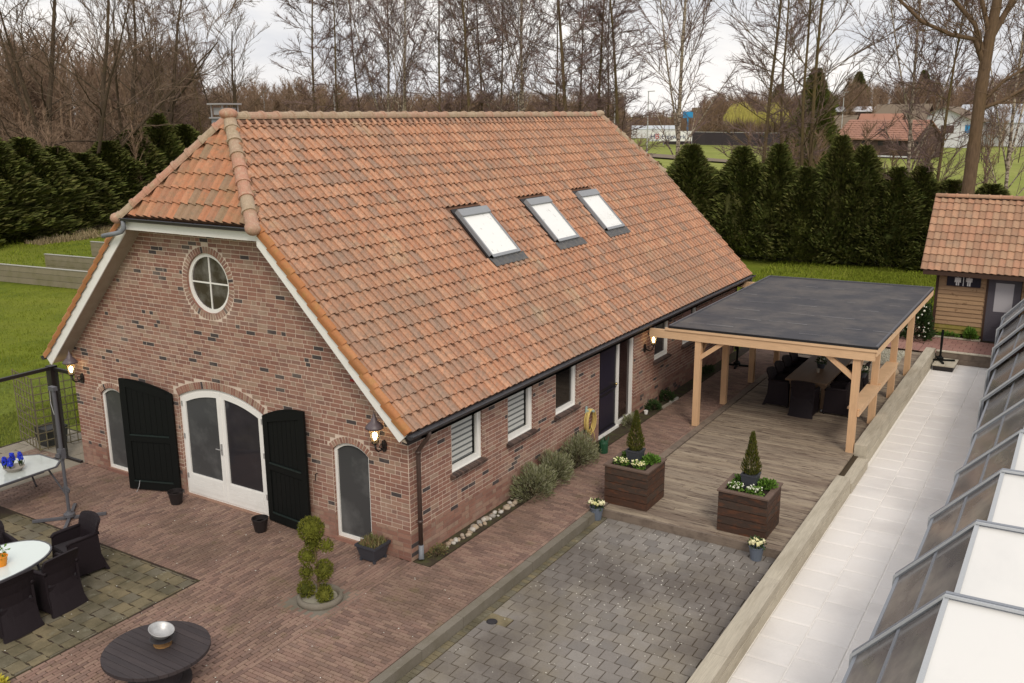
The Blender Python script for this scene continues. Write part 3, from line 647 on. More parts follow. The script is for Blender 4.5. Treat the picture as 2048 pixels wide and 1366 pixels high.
def tile_items(O, Uv, Vv, Nv, rows, gau, cov, rng, skip=None, off=-.045, jit=.0015):
    O = np.array(O, float); Uv, Vv, Nv = [np.array(a, float) for a in (Uv, Vv, Nv)]; it = []
    for k in range(rows):
        a, b = rng(k, (k + .5) * gau)
        c = math.floor(a / cov)
        while c * cov < b - .02:
            q0 = max(a, c * cov); q1 = min(b, (c + 1) * cov); c += 1
            if q1 - q0 < .03: continue
            if skip and skip((q0 + q1) / 2, (k + .5) * gau): continue
            sx = (q1 - q0) / cov
            rj = random.gauss(0, .006)
            it.append((0, MX(Uv * sx, Vv + Nv * rj, Nv, O + Uv * q0 + Vv * (k * gau) + Nv * (off + random.gauss(0, jit)))))
    return it
SLEN = (ZR - ZE) * sqrt(1 + 1 / SL ** 2); NR_ = 23; GA = SLEN / NR_; CO = .204
VR = Vector((-1, 0, SL)).normalized(); VL = Vector((1, 0, SL)).normalized()
LH = (ZH - ZE) * sqrt(1 + 1 / SL ** 2); 
def rngR(k, v):
    e = 0 if v < LH else (v - LH) / (SLEN - LH) * (YA - YV)
    return (e, (YB - YV) - e)
sky_rects = [(4.82, 5.98), (7.60, 8.70), (10.16, 11.26)]; SK0, SK1 = 2.62, 3.90
def skR(u, v):
    y = u + YV
    return any(a - .02 < y < b + .02 for a, b in sky_rects) and SK0 - .12 < v < SK1 + .05
TP = tile_proto(CO, GA)
itR = tile_items((XE, YV, ZE), (0, 1, 0), VR, nR, NR_, GA, CO, rngR, skR)
itL = tile_items((2 * XM - XE, YB, ZE), (0, -1, 0), VL, nL, NR_, GA, CO, rngR)
HL = sqrt((ZR - ZH) ** 2 + (YA - YV) ** 2); VN = Vector((0, YA - YV, ZR - ZH)).normalized(); VF = Vector((0, -(YA - YV), ZR - ZH)).normalized()
hw = xh - XM
def rngH(k, v): e = v / HL * hw; return (e, 2 * hw - e)
itN = tile_items((2 * XM - xh, YV, ZH), (1, 0, 0), VN, nN, 7, HL / 7, CO, rngH)
itF = tile_items((xh, YB, ZH), (-1, 0, 0), VF, nF, 7, HL / 7, CO, rngH)
pieces(ROOF, 'roof_tile', [TP], itR + itL + itF, M_TILE, 240)
pieces(ROOF, 'hip_end_tile', [tile_proto(CO, HL / 7, roll=.058)], itN, M_TILE2, 120)
# verge tiles with a side flap (both near slopes), darker orange
M_VERGE = pmat('verge_tile_orange', [(0, .38, .155, .06), (.5, .42, .185, .08), (.8, .33, .14, .055)], .6, (5, .5, .75, (.30, .22, .06), .5), None, (30, .15), const=True)
def verge_proto():
    g = G(); n = 6; v = []
    for (yy, l) in ((0, .034), (GA + .04, 0.0)):
        for i in range(n + 1):
            a = pi * .55 * i / n; v.append((.05 - .075 * sin(a), yy, -.055 + .075 * cos(a) + .018 + l))
        v.append((-.020, yy, -.105 + l))
    m = n + 2
    return g.add(v, [(i, i + 1, m + i + 1, m + i) for i in range(m - 1)] + [tuple(range(m))])
vi = []
for k in range(15):
    o = np.array((XE, YV - .005, ZE)) + np.array(VR) * (k * GA) + np.array(nR) * U(-.002, .002)
    vi.append((0, MX(Y3, np.array(VR), np.array(nR), o)))
    o = np.array((2 * XM - XE, YV - .005, ZE)) + np.array(VL) * (k * GA)
    vi.append((0, MX(Y3, np.array(VL), np.array(nL), o)))
pieces(ROOF, 'verge_tile', [verge_proto()], vi, M_VERGE, 60, smooth=False)
# ridge and hip caps
def cap_proto(L, r0=.105, r1=.125, n=10):
    g = G(); v = []
    prof = [(0, r1), (.05, r1), (.055, r0), (L + .02, r0 * .96)]
    for yy, rr in prof:
        for i in range(n + 1): a = pi * (-.08 + 1.16 * i / n); v.append((rr * cos(a), yy, rr * sin(a) * .95))
    m = n + 1; f = [(j * m + i, j * m + i + 1, (j + 1) * m + i + 1, (j + 1) * m + i) for j in range(3) for i in range(n)] + [tuple(range(m))]
    return g.add(v, f)
def cap_items(P, Q, count, upv):
    P = Vector(P); Q = Vector(Q); L = (Q - P).length / count; dr = (Q - P).normalized(); sdv = dr.cross(Vector(upv)).normalized(); uu = sdv.cross(dr)
    return [(0, MX(np.array(sdv), np.array(dr), np.array(uu), np.array(P + dr * (L * i) - uu * (.045 + U(-.004, .004)))) ) for i in range(count)]
cL = (YC - YA) / 38
pieces(ROOF, 'ridge_tile', [cap_proto(cL)], cap_items((XM, YC, ZR), (XM, YA, ZR), 38, (0, 0, 1)), M_RIDGE, 60)
hips = []
for xx, yy in ((xh, YV), (2 * XM - xh, YV), (xh, YB), (2 * XM - xh, YB)):
    hips += cap_items((xx, yy - .05 if yy < 5 else yy + .05, ZH - .03), (XM, YA if yy < 5 else YC, ZR), 8, (0, 0, 1))
pieces(ROOF, 'hip_tile', [cap_proto(.34, .115, .135)], hips, M_RIDGE, 60)
g = G(); g.blob((xh + .02, YV - .08, ZH - .06), (.13, .13, .11), 12, 8, .03); g.blob((XM, YA - .02, ZR + .02), (.16, .17, .10), 12, 8, .05); g.blob((XM, YC + .02, ZR + .01), (.15, .17, .10), 12, 8, .05)
g.blob((2 * XM - xh - .02, YV - .08, ZH - .06), (.12, .13, .10), 12, 8, .03)
g.build('hip_end_cap', M_RIDGE, ROOF, smooth=True)
# barge boards, soffits, fascia
def onroof(x, dn): return (x, roofz(x) - dn)
for side in (0, 1):
    f = (lambda p: p) if side == 0 else (lambda p: (2 * XM - p[0], p[1]))
    xa_, xb_ = XE - .04, xh - .02
    top_ = [onroof(xa_, .085), onroof(xb_, .085)]; bot = [onroof(xb_, .365), (xa_ - .145, roofz(xa_ - .145) - .365)]
    g = G(); g.prism([f(p) for p in top_ + bot], YV + .01, YV + .035); g.build('barge_board', M_WHITE, H)
    g = G(); g.prism([f(p) for p in (onroof(xa_ - .02, .24), onroof(xb_, .24), onroof(xb_, .31), (xa_ - .10, roofz(xa_ - .10) - .31))], YV + .037, -.002); g.build('soffit', M_SOFFIT, H)
    g = G(); g.prism([f(p) for p in (onroof(xa_ - .02, .24), onroof(xb_, .24), onroof(xb_, .31), (xa_ - .10, roofz(xa_ - .10) - .31))], YB - .037, YF + .002, ); g.prism([f(p) for p in top_ + bot], YB - .035, YB - .01); g.build('rear_barge_board', M_WHITE, H)
g = G(); g.prism([(xh - .02, ZH - .11), (2 * XM - xh + .02, ZH - .11), (2 * XM - xh - .10, ZH - .27), (xh + .10, ZH - .27)], YV + .008, YV + .033); g.build('fascia', M_WHITE, H)
g = G(); g.box((2 * XM - xh, YV + .035, ZH - .27), (xh, -.0, ZH - .20)); g.build('soffit', M_SOFFIT, H)
g = G(); g.box((.012, .01, 2.18), (XE - .05, YF, 2.22)); g.box((XE - .09, YV + .05, 2.18), (XE - .05, YB - .05, 2.36)); g.build('eave_board', M_BLACKM, H)
# gutters (half round)
def gutter(p, q, R, outv, name='gutter'):
    g = G(); p = Vector(p); q = Vector(q); v = []; n = 10; o = Vector(outv)
    for c in (p, q):
        for rr in (R, R * .88):
            for i in range(n + 1): a = pi * i / n; v.append(c + o * (rr * cos(a)) - Vector((0, 0, 1)) * (rr * sin(a)))
    m = n + 1; f = []
    for i in range(n): f += [(i, i + 1, 2 * m + i + 1, 2 * m + i), (m + i, 3 * m + i, 3 * m + i + 1, m + i + 1)]
    f += [(0, 2 * m, 3 * m, m), (n, m + n, 3 * m + n, 2 * m + n)]; f += [tuple(range(m)), tuple(range(2 * m, 3 * m))]
    g.add(v, f); g.tube([p + o * R, q + o * R], .009, 6)
    L = (q - p).length; dr = (q - p).normalized()
    for k in range(int(L / .6)):
        c = p + dr * (.3 + k * .6); g.beam(c + o * (R * 1.05) + Vector((0, 0, -.0)), c - o * R * 1.1 + Vector((0, 0, .01)), .02, .006)
    return g.build(name, M_GUT, H)
gutter((XE + .045, YV - .02, ZE - .035), (XE + .045, YB + .02, ZE - .035), .062, (1, 0, 0))
gutter((2 * XM - XE - .045, YB, ZE - .035), (2 * XM - XE - .045, YV - .02, ZE - .035), .062, (-1, 0, 0))
gutter((2 * XM - xh - .10, YV - .075, ZH - .055), (xh + .06, YV - .075, ZH - .055), .058, (0, -1, 0))
g = G(); xl_ = 2 * XM - xh; g.tube([(xl_ + .14, YV - .08, ZH - .10), (xl_ + .14, YV - .08, ZH - .23), (xl_ + .08, YV - .09, ZH - .30), (xl_ - .02, YV - .12, ZH - .33), (xl_ - .38, YV - .16, ZH - .40)], [.042] * 5, 10)
g.build('outlet_pipe', M_ZINC, H, smooth=True)
# downpipes
g = G(); g.tube([(XE + .03, .10, ZE - .09), (XE + .03, .10, ZE - .16), (XE - .02, .11, ZE - .24), (.16, .13, ZE - .40), (.10, .14, ZE - .48), (.09, .14, ZE - .62), (.09, .14, .26)], .037, 10)
g.tube([(.09, .14, 1.86), (.09, .14, 1.91)], .046, 10); g.tube([(.09, .14, .66), (.09, .14, .71)], .046, 10)
g.build('downpipe', M_PIPE, H, smooth=True)
g = G(); g.tube([(.09, .14, .27), (.09, .14, .12), (.12, .10, .03)], [.042, .044, .05], 10); g.build('pipe_shoe', M_ZINC, H, smooth=True)
g = G(); g.tube([(XE + .03, YB - .15, ZE - .09), (XE + .02, YB - .16, ZE - .20), (.10, YF - .12, ZE - .48), (.09, YF - .12, .1)], .037, 8); g.build('downpipe', M_GUT, H, smooth=True)

# ---- windows and doors of the gable
def offset_outline(x0, x1, z0, topf, n=14):
    pts = [(x0, z0), (x1, z0)]
    for i in range(n + 1): x = x1 + (x0 - x1) * i / n; pts.append((x, topf(x)))
    return pts
def arcf(R, cx, zc, dr=0): return lambda x: zc + sqrt(max(0, (R + dr) ** 2 - (x - cx) ** 2))
def arch_window(x0, x1, z0, R, cx, zc, t, y, mat_p, name='window'):
    g = G(); g.ring(offset_outline(x0, x1, z0, arcf(R, cx, zc)), offset_outline(x0 + t, x1 - t, z0 + t * 1.1, arcf(R, cx, zc, -t)), y, y + .06)
    fr_ = g.build(name, M_WHITE, H)
    g = G(); g.prism(offset_outline(x0 + t * .7, x1 - t * .7, z0 + t * .8, arcf(R, cx, zc, -t * .7)), y + .030, y + .042); g.build('pane', mat_p, fr_)
    return fr_
arch_window(-1.63, -.83, .06, w1R, w1c, w1zc, .055, .045, M_FROST)
fr_ = arch_window(-7.93, -7.13, .06, w0R, w0c, w0zc, .055, .045, M_FROST)
for xa_ in (-1.63, -7.93): g = G(); g.box((xa_ - .02, -.03, .0), (xa_ + .82, .04, .055)); g.build('threshold', M_REV, H)
g = G(); g.box((-5.52, -.03, 0), (-3.22, .04, .018)); g.build('threshold', M_REV, H)
# french doors
t = .065
g = G(); g.ring(offset_outline(-5.50, -3.24, .02, arcf(fdR, fdc, fdzc), 20), offset_outline(-5.50 + t, -3.24 - t, .055, arcf(fdR, fdc, fdzc, -t), 20), .035, .095)
DF = g.build('door_frame', M_WHITE, H)
for lx0, lx1, sidek in ((-5.435, -4.375, 0), (-4.365, -3.305, 1)):
    tf = arcf(fdR, fdc, fdzc, -t); tf2 = arcf(fdR, fdc, fdzc, -t - .10); s_ = .095; pz = .46
    g = G(); g.ring(offset_outline(lx0, lx1, .06, tf), offset_outline(lx0 + s_, lx1 - s_, pz, tf2), .02, .075)
    LF = g.build('door', M_WHITE, H)
    g = G(); g.prism(offset_outline(lx0 + s_ * .8, lx1 - s_ * .8, pz - .02, arcf(fdR, fdc, fdzc, -t - .08)), .045, .056); g.build('pane', M_FROST if sidek == 0 else M_PANE, LF)
    g = G()
    for k in range(3): g.box((lx0 + s_ + .004, .014, .155 + k * .098), (lx1 - s_ - .004, .03, .155 + k * .098 + .09))
    g.build('bottom_board', M_WHITE, LF)
    g = G(); xx = -4.42 if sidek == 0 else -4.30
    if sidek == 0: g.box((xx - .02, .005, 1.0), (xx + .02, .02, 1.22)); g.tube([(xx, .0, 1.12), (xx, -.04, 1.12), (xx - .1, -.04, 1.12)], .009, 6); g.build('handle', M_STEEL, LF)
    for zz in (.35, 1.15, 1.8): g = G(); xx = lx0 if sidek == 0 else lx1; g.box((xx - .018, .008, zz), (xx + .018, .022, zz + .1)); g.build('hinge', M_STEEL, LF)
g = G(); g.box((-4.385, .012, .07), (-4.355, .03, 2.12)); g.build('meeting_strip', M_WHITE, DF)
# round window
def circ(R, n=36): return [(CXW + R * cos(2 * pi * i / n), CZW + R * sin(2 * pi * i / n)) for i in range(n)]
g = G(); g.ring(circ(.545), circ(.475), .035, .11); RW = g.build('round_window', M_WHITE, H)
g = G(); g.box((CXW - .013, .05, CZW - .47), (CXW + .013, .08, CZW + .47)); g.box((CXW - .47, .051, CZW - .013), (CXW + .47, .079, CZW + .013)); g.build('glazing_bar', M_WHITE, RW)
g = G(); g.prism(circ(.5), .065, .072)
M_PANE3 = glass('round_pane', (.05, .038, .034), .05, smear=(3, .45, .7, (.20, .19, .18), .8)); g.build('pane', M_PANE3, RW)
# shutters (half-arch top), very dark green boards
def shutter(hinge, ang, mirror):
    """built in the plane y=0 from the hinge at x=0, free edge at x=1.12, low side at the hinge"""
    root = bpy.data.objects.new('shutter', None); COL.objects.link(root); root.parent = H; ORG[root.name] = Vector((0, 0, 0))
    Ws = 1.10; topf = lambda x: 2.00 + .27 * (1 - (1 - min(1, x / 1.13)) ** 2) if False else fdzc + sqrt(fdR ** 2 - (1.13 - x) ** 2) + .01
    s_ = -1 if mirror else 1
    def T(g):
        g.v = [(s_ * x, y, z) for x, y, z in g.v]; return g
    out = offset_outline(0, Ws, .03, topf); inn_hi = [(.13, 1.14), (Ws - .13, 1.14)] + [(Ws - .13 + (.26 - Ws) * i / 10, topf(Ws - .13 + (.26 - Ws) * i / 10) - .14) for i in range(11)]
    g = G(); g.prism(out, -.012, .012); T(g).build('shutter_board', M_BLACKG, root)
    g = G(); g.box((0, -.035, .03), (.13, -.012, topf(.0) - .0)); g.box((Ws - .13, -.035, .03), (Ws, -.012, topf(Ws - .13)))
    g.box((.13, -.034, .03), (Ws - .13, -.012, .20)); g.box((.13, -.034, 1.02), (Ws - .13, -.012, 1.16))
    g.add([(.13, -.034, topf(.13) - .16), (Ws - .13, -.034, topf(Ws - .13) - .16), (Ws - .13, -.034, topf(Ws - .13) - .003), (.13, -.034, topf(.13) - .003)], [(0, 1, 2, 3)])
    T(g).build('shutter_rail', M_BLACKG, root)
    M_LEDGE = MATS.get('dark_green_ledge') or pmat('dark_green_ledge', [(.018, .028, .026)], .4)
    g = G(); g.box((.13, -.05, 1.14), (Ws - .13, -.03, 1.165)); T(g).build('drip_ledge', M_LEDGE, root); g = G(); g.box((.13, -.05, .19), (Ws - .13, -.03, .215)); T(g).build('drip_ledge', M_LEDGE, root)
    g = G()
    for k in range(7): g.box((.145 + k * .119, -.018, .22), (.145 + k * .119 + .111, -.012, 1.0)); g.box((.145 + k * .119, -.018, 1.18), (.145 + k * .119 + .111, -.012, topf(.145 + k * .119) - .17))
    T(g).build('panel_board', M_BLACKG, root)
    g = G(); g.tube([(Ws - .25, -.05, .22), (Ws - .24, -.09, .1), (Ws - .2, -.12, .0)], .006, 5); T(g).build('stay_hook', M_STEEL, root)
    root.location = hinge; root.rotation_euler = (0, 0, ang); return root
shutter((-5.62, -.04, 0), radians(20), True)
shutter((-3.20, -.035, 0), radians(-5), False)

# ---- side wall windows
def side_window(a, b, z0, blinds=None, dark=M_PANE):
    zt = 2.24; t = .07; x = -.055
    g = G(); g.ring([(a, z0), (b, z0), (b, zt), (a, zt)], [(a + t, z0 + t * 1.7), (b - t * 1.35, z0 + t * 1.7), (b - t * 1.35, zt - t), (a + t, zt - t)], x - .05, x + .01, 'x')
    g.box((x - .05, a + .005, z0), (x + .035, b - .005, z0 + .035)); g.box((x + .01, a, z0), (x + .03, a + .03, zt)); g.box((x + .01, b - .03, z0), (x + .03, b, zt))
    W_ = g.build('window', M_WHITE, H)
    g = G(); g.box((x - .035, a + t * .8, z0 + t), (x - .025, b - t, zt - t * .8)); 
    if blinds:
        m_ = glass('clear_pane', (.05, .055, .055), .05, .12)
        g.build('pane', m_, W_)
        n = 9; hh = (zt - z0 - .2) / n; gl = G(); gd = G()
        for k in range(n):
            zz = z0 + .13 + k * hh; gl.box((x - .060, a + t, zz + hh * .36), (x - .055, b - t * 1.35 - .06, zz + hh)); gd.box((x - .062, a + t, zz), (x - .059, b - t * 1.35 - .06, zz + hh * .36))
        gl.build('blind_stripe', M_BLINDL, W_); gd.build('blind_gap', M_BLINDD, W_)
    else:
        g.build('pane', dark, W_)
    g = G(); items_ = []; yy = a - .06; n = round((b - a + .12) / .062)
    for k in range(n):
        c = yy + k * (b - a + .12) / n
        items_.append((0, MX(Y3 * .053, np.array([.13, 0, -.028]), np.array([.010, 0, .05]), (-.045, c, z0 - .025))))
    g.box((-.03, a - .06, z0 - .065), (.06, b + .06, z0 - .022)); SB = g.build('sill', M_SILL, H)
    pieces(SB, 'sill_brick', [unit_box()], items_, M_SILL, 60)
    return W_
side_window(1.18, 2.12, 1.12, True); side_window(3.00, 3.92, 1.12, True)
Wk = side_window(4.84, 5.74, 1.12, None, glass('kitchen_pane', (.016, .014, .013), .05))
g = G(); g.box((-.088, 5.46, 1.24), (-.082, 5.60, 2.1)); g.build('curtain', M_CURT, Wk); g = G(); g.box((-.088, 4.92, 1.98), (-.081, 5.46, 2.12)); g.build('roller_blind', M_BLINDL, Wk)
side_window(9.90, 10.80, 1.12); side_window(11.78, 12.78, 1.12)
# side entrance: black door and tall side light
x = -.05; zt = 2.24
g = G(); g.box((x - .05, 6.84, .03), (x + .02, 6.88, zt)); g.box((x - .05, 7.80, .03), (x + .03, 7.90, zt)); g.box((x - .05, 8.56, .03), (x + .03, 8.66, zt)); g.box((x - .05, 6.84, 2.16), (x + .021, 8.66, zt)); g.box((x - .06, 6.84, .0), (x + .06, 7.90, .06)); g.box((x - .05, 7.90, .03), (x + .03, 8.56, .13))
ED = g.build('entrance_frame', M_WHITE, H)
g = G(); g.box((x - .045, 6.88, .07), (x - .005, 7.80, 2.16)); SD = g.build('side_door', M_BLACKF, H)
g = G(); g.box((x - .006, 6.98, 1.12), (x + .004, 7.70, 2.06)); g.box((x - .006, 6.98, .18), (x + .004, 7.70, .92)); g.box((x - .005, 6.90, 1.0), (x + .02, 7.78, 1.03)); g.box((x - .005, 6.90, .075), (x + .025, 7.78, .12)); g.build('door_panel', pmat('door_panel_black', [(.018, .016, .03)], .35), SD)
g = G(); g.blob((x + .05, 7.72, 1.10), .035, 10, 6, 0); g.tube([(x, 7.72, 1.10), (x + .05, 7.72, 1.1)], .012, 6); g.build('door_knob', pmat('brass', [(.55, .42, .2)], .25, metal=.9), SD, smooth=True)
g = G(); g.box((x - .03, 7.90, .13), (x - .02, 8.56, 2.16)); g.build('side_light_pane', M_PANE2, ED)

# ---- skylights
for i, (ya, yb) in enumerate(sky_rects):
    def RP(y, v, n): p = Vector((XE, 0, ZE)) + VR * v + nR * n; return (p.x, y, p.z)
    def rb(g, y0, y1, v0, v1, n0, n1):
        p = [RP(y, v, n) for n in (n0, n1) for (y, v) in ((y0, v0), (y1, v0), (y1, v1), (y0, v1))]
        g.add(p, [(0, 3, 2, 1), (4, 5, 6, 7), (0, 1, 5, 4), (1, 2, 6, 5), (2, 3, 7, 6), (3, 0, 4, 7)])
    root = bpy.data.objects.new('skylight', None); COL.objects.link(root); root.parent = H; ORG[root.name] = Vector((0, 0, 0))
    g = G(); rb(g, ya + .035, ya + .08, SK0, SK1, -.06, .065); rb(g, yb - .08, yb - .035, SK0, SK1, -.06, .065); rb(g, ya + .035, yb - .035, SK0, SK0 + .07, -.06, .063); rb(g, ya + .03, yb - .03, SK1 - .16, SK1, -.05, .09); rb(g, ya + .04, yb - .04, SK1 - .18, SK1 - .16, -.05, .095)
    g.build('skylight_frame', M_SKYF, root)
    g = G(); rb(g, ya + .08, yb - .08, SK0 + .07, SK1 - .16, .03, .042); g.build('pane', M_SKYL, root)
    g = G(); rb(g, ya - .02, ya + .04, SK0 - .04, SK1 + .06, -.07, -.015); rb(g, yb - .04, yb + .02, SK0 - .04, SK1 + .06, -.07, -.015); rb(g, ya, yb, SK1, SK1 + .10, -.07, -.02); g.build('gutter_channel', M_BLACKM, root)
    g = G(); n = 56; y0_, y1_ = ya - .06, yb + .12
    vs = []
    for (v, l) in ((SK0 + .02, .01), (SK0 - .10, .005), (SK0 - .20, .012)):
        for k in range(n + 1):
            y = y0_ + (y1_ - y0_) * k / n; ph = ((y - YV) / CO) % 1
            h = .03 * max(0, cos((ph - .24) / .30 * pi / 2)) if abs(ph - .24) < .3 else 0
            vs.append(RP(y, v, h * (1 if v < SK0 else .2) + l))
    g.add(vs, [(j * (n + 1) + k, j * (n + 1) + k + 1, (j + 1) * (n + 1) + k + 1, (j + 1) * (n + 1) + k) for j in range(2) for k in range(n)])
    g.build('lead_apron', M_LEAD, root, smooth=True)
# chimney vent behind the ridge, left slope
g = G(); cx_, cy_ = -5.5, 1.66
g.box((cx_ - .16, cy_ - .20, 5.6), (cx_ + .16, cy_ + .20, 7.10)); CH = g.build('chimney', M_ZINC, H)
g = G(); g.box((cx_ - .19, cy_ - .23, 7.10), (cx_ + .19, cy_ + .23, 7.13)); g.box((cx_ - .13, cy_ - .16, 7.17), (cx_ + .13, cy_ + .16, 7.30)); g.box((cx_ - .20, cy_ - .25, 7.355), (cx_ + .20, cy_ + .25, 7.385))
for sx in (-1, 1):
    for sy in (-1, 1): g.box((cx_ + sx * .15 - .01, cy_ + sy * .19 - .01, 7.12), (cx_ + sx * .15 + .01, cy_ + sy * .19 + .01, 7.36))
g.build('chimney_cowl', pmat('cowl_metal', [(.30, .29, .30)], .4), CH)
# alarm box, wall hook
r = thing('alarm_box', 'small white alarm box with a red base high on the brick gable', 'alarm', (-.98, -.02, 2.98))
g = G(); g.box((-1.06, -.08, 3.0), (-.90, -.0105, 3.26)); g.build('cover', M_SKYF, r); g = G(); g.box((-1.07, -.10, 2.96), (-.89, -.0105, 3.0)); g.build('beacon_base', M_RUBY, r)
g = G(); g.tube([(-2.0, -.011, 1.15), (-2.0, -.06, 1.15), (-1.95, -.06, 1.17)], .008, 5); g.tube([(-2.0, -.06, 1.15), (-2.02, -.05, 1.02)], .008, 5); tag(g.build('shutter_hook', M_BLACKM, None, (-2, 0, 1.1)), 'small black iron hook on the brick beside the right shutter', 'hook')
# house lanterns
def lantern(pos, outv, label):
    o = Vector(outv); p = Vector(pos); s_ = o.cross(Vector((0, 0, 1)))
    r = thing('wall_lantern', label, 'lantern', p, 'lit coach lanterns on the farmhouse walls')
    g = G(); g.prism([(p.x + s_.x * a if abs(o.y) > .5 else p.y + s_.y * a, p.z + b) for a, b in [(.05 * cos(k * pi / 6), .105 * sin(k * pi / 6)) for k in range(12)]], (p.y if abs(o.y) > .5 else p.x), (p + o * .03).y if abs(o.y) > .5 else (p + o * .03).x, 'y' if abs(o.y) > .5 else 'x'); g.build('wall_plate', M_BLACKM, r)
    g = G(); pts = [p + o * .03, p + o * .09 + Vector((0, 0, -.045)), p + o * .16 + Vector((0, 0, -.05)), p + o * .22 + Vector((0, 0, .0)), p + o * .235 + Vector((0, 0, .09))]; g.tube(pts, [.018, .015, .015, .015, .02], 7)
    g.tube([p + o * .05 + Vector((0, 0, .03)), p + o * .10 + Vector((0, 0, .06)), p + o * .13 + Vector((0, 0, .01)), p + o * .09 + Vector((0, 0, -.02))], .010, 6); g.build('bracket', M_BLACKM, r, smooth=True)
    c = p + o * .235 + Vector((0, 0, .10))
    g = G(); g.lathe([(.03, 0), (.055, .015), (.06, .03)], c, 8); g.build('lamp_base', M_BLACKM, r)
    g = G(); g.lathe([(.055, .03), (.095, .28)], c, 8); g.build('lamp_pane', M_LGLASS, r)
    g = G()
    for k in range(8): a = 2 * pi * k / 8; g.tube([c + Vector((.056 * cos(a), .056 * sin(a), .03)), c + Vector((.097 * cos(a), .097 * sin(a), .28))], .005, 4)
    g.build('cage', M_BLACKM, r)
    g = G(); g.lathe([(.15, .27), (.145, .30), (.10, .35), (.055, .39), (.05, .43), (.03, .45), (.022, .49), (.0, .52)], c, 12); g.build('lamp_cap', M_CAP, r, smooth=True)
    g = G(); g.tube([c + Vector((0, 0, .51)), c + Vector((0, 0, .57))], [.008, .002], 5); g.build('finial', M_CAP, r)
    g = G(); g.lathe([(.0, .06), (.022, .08), (.040, .14), (.036, .18), (.0, .21)], c, 10); g.build('bulb', M_BULB, r, smooth=True)
    ld = bpy.data.lights.new('lamp_light', 'POINT'); lo = bpy.data.objects.new('lamp_light', ld); COL.objects.link(lo); ld.energy = 1.6; ld.color = (1, .62, .28); ld.shadow_soft_size = .06
    lo.parent = r; lo.location = (c + o * .0 + Vector((0, 0, .235)) - p); return r
lantern((-.47, -.012, 1.94), (0, -1, 0), 'lit lantern on the gable beside the near corner and downpipe')
lantern((-8.45, -.012, 1.92), (0, -1, 0), 'lit lantern at the left end of the gable by the glass screen')
lantern((.012, 9.25, 1.62), (1, 0, 0), 'lit lantern on the long side wall next to the pergola')

# ------------------------------------------------------------------ deck, sleepers
r = thing('timber_deck', None, None); tag(r, kind='structure'); items = []; y = 3.56; g = G()
while y < 18.9:
    x0_ = 1.74; cut = U(2.6, 4.3) if rnd() < .6 else None; x1_ = 5.10
    for a, b in ([(x0_, cut), (cut + .004, x1_)] if cut else [(x0_, x1_)]):
        items.append((0, boxmat((a, y, -.035), (b, y + .138, .0 + random.gauss(0, .0015)))))
    y += .144
for k in range(0): pass
pieces(r, 'deck_board', [unit_box(.002, .03)], items, M_DECK, 300)
g = G(); g.box((1.74, 3.50, -.16), (5.12, 3.555, -.004)); g.build('deck_fascia', M_SLEEPD, r)
# low timber walls along the terrace
r = thing('sleeper_wall', 'long low sleeper wall between the grey driveway and the pale terrace', 'wall', (5.3, 3, -.25))
y = -7.5
while y < 7.2:
    e = min(y + 2.45, 7.25); g = G(); g.box((5.14, y + .004, -.05), (5.40, e, .10)); g.build('sleeper', M_SLEEP, r); g = G(); g.box((5.15, y + .004, -.30), (5.41, e, -.054)); g.build('sleeper', M_SLEEP, r); y += 2.45
g = G(); g.box((5.20, 7.25, -.28), (5.42, 8.86, -.06)); g.build('sleeper', M_SLEEP, r)
r = thing('sleeper_wall', 'raised sleeper wall under the open side of the wooden pergola', 'wall', (5.2, 14, -.25))
y = 8.93
while y < 18.9:
    e = min(y + 2.5, 19.1); g = G(); g.box((5.10, y + .004, -.04), (5.36, e, .20)); g.build('sleeper', M_SLEEP, r); g = G(); g.box((5.11, y + .004, -.30), (5.37, e, -.044)); g.build('sleeper', M_SLEEP, r); y += 2.5
r = thing('retaining_wall', 'dark timber retaining wall at the far end of the terrace below the red paving', 'wall', (6.5, 19.1, -.25))
for x0_, x1_ in ((5.37, 7.6), (7.604, 10.1)):
    for z0, z1, m_ in ((-.30, -.095, M_SLEEPD), (-.09, .08, M_SLEEPD), (.083, .11, M_SLEEP)):
        g = G(); g.box((x0_, 19.02 - (.02 if z0 > 0 else 0), z0), (x1_, 19.17, z1)); g.build('plank', m_, r)
# driveway grates
for k, (x, y) in enumerate(drains):
    r = thing('drain_cover', ['round drain cover beside the kerb in the grey driveway', 'drain cover at the bottom edge of the photo by the sleeper wall'][k], 'drain', (x, y, -.15))
    g = G(); g.box((x - .24, y - .22, -.21), (x + .24, y + .22, -.158)); g.build('surround', M_OLD, r)
    g = G(); g.lathe([(.085, 0), (.085, .006), (.06, .008), (.0, .008)], (x, y, -.154), 20); g.build('lid', M_IRON, r)
    g = G()
    for q in range(18): a = 2 * pi * q / 18; g.box((x + .072 * cos(a) - .006, y + .072 * sin(a) - .004, -.1475), (x + .072 * cos(a) + .006, y + .072 * sin(a) + .004, -.1445))
    g.build('rim_slot', M_BLACKM, r)
# fallen white petals on the driveway and paving
g = G()
for k in range(420):
    if rnd() < .75: x, y, z = U(1.9, 5.1), U(-4, 3.4), -.148
    else: x, y, z = U(-5, 1.5), U(-5, -.3), .002
    if rnd() < .5 and z < 0: x = min(5.05, max(1.95, random.gauss(3.4, .7))); y = min(3.4, max(-4, random.gauss(1.4, 1.2)))
    s_ = U(.006, .016); g.box((x, y, z), (x + s_, y + s_ * U(.6, 1.4), z + .004))
tag(g.build('fallen_petals', M_SPOTS), kind='stuff')

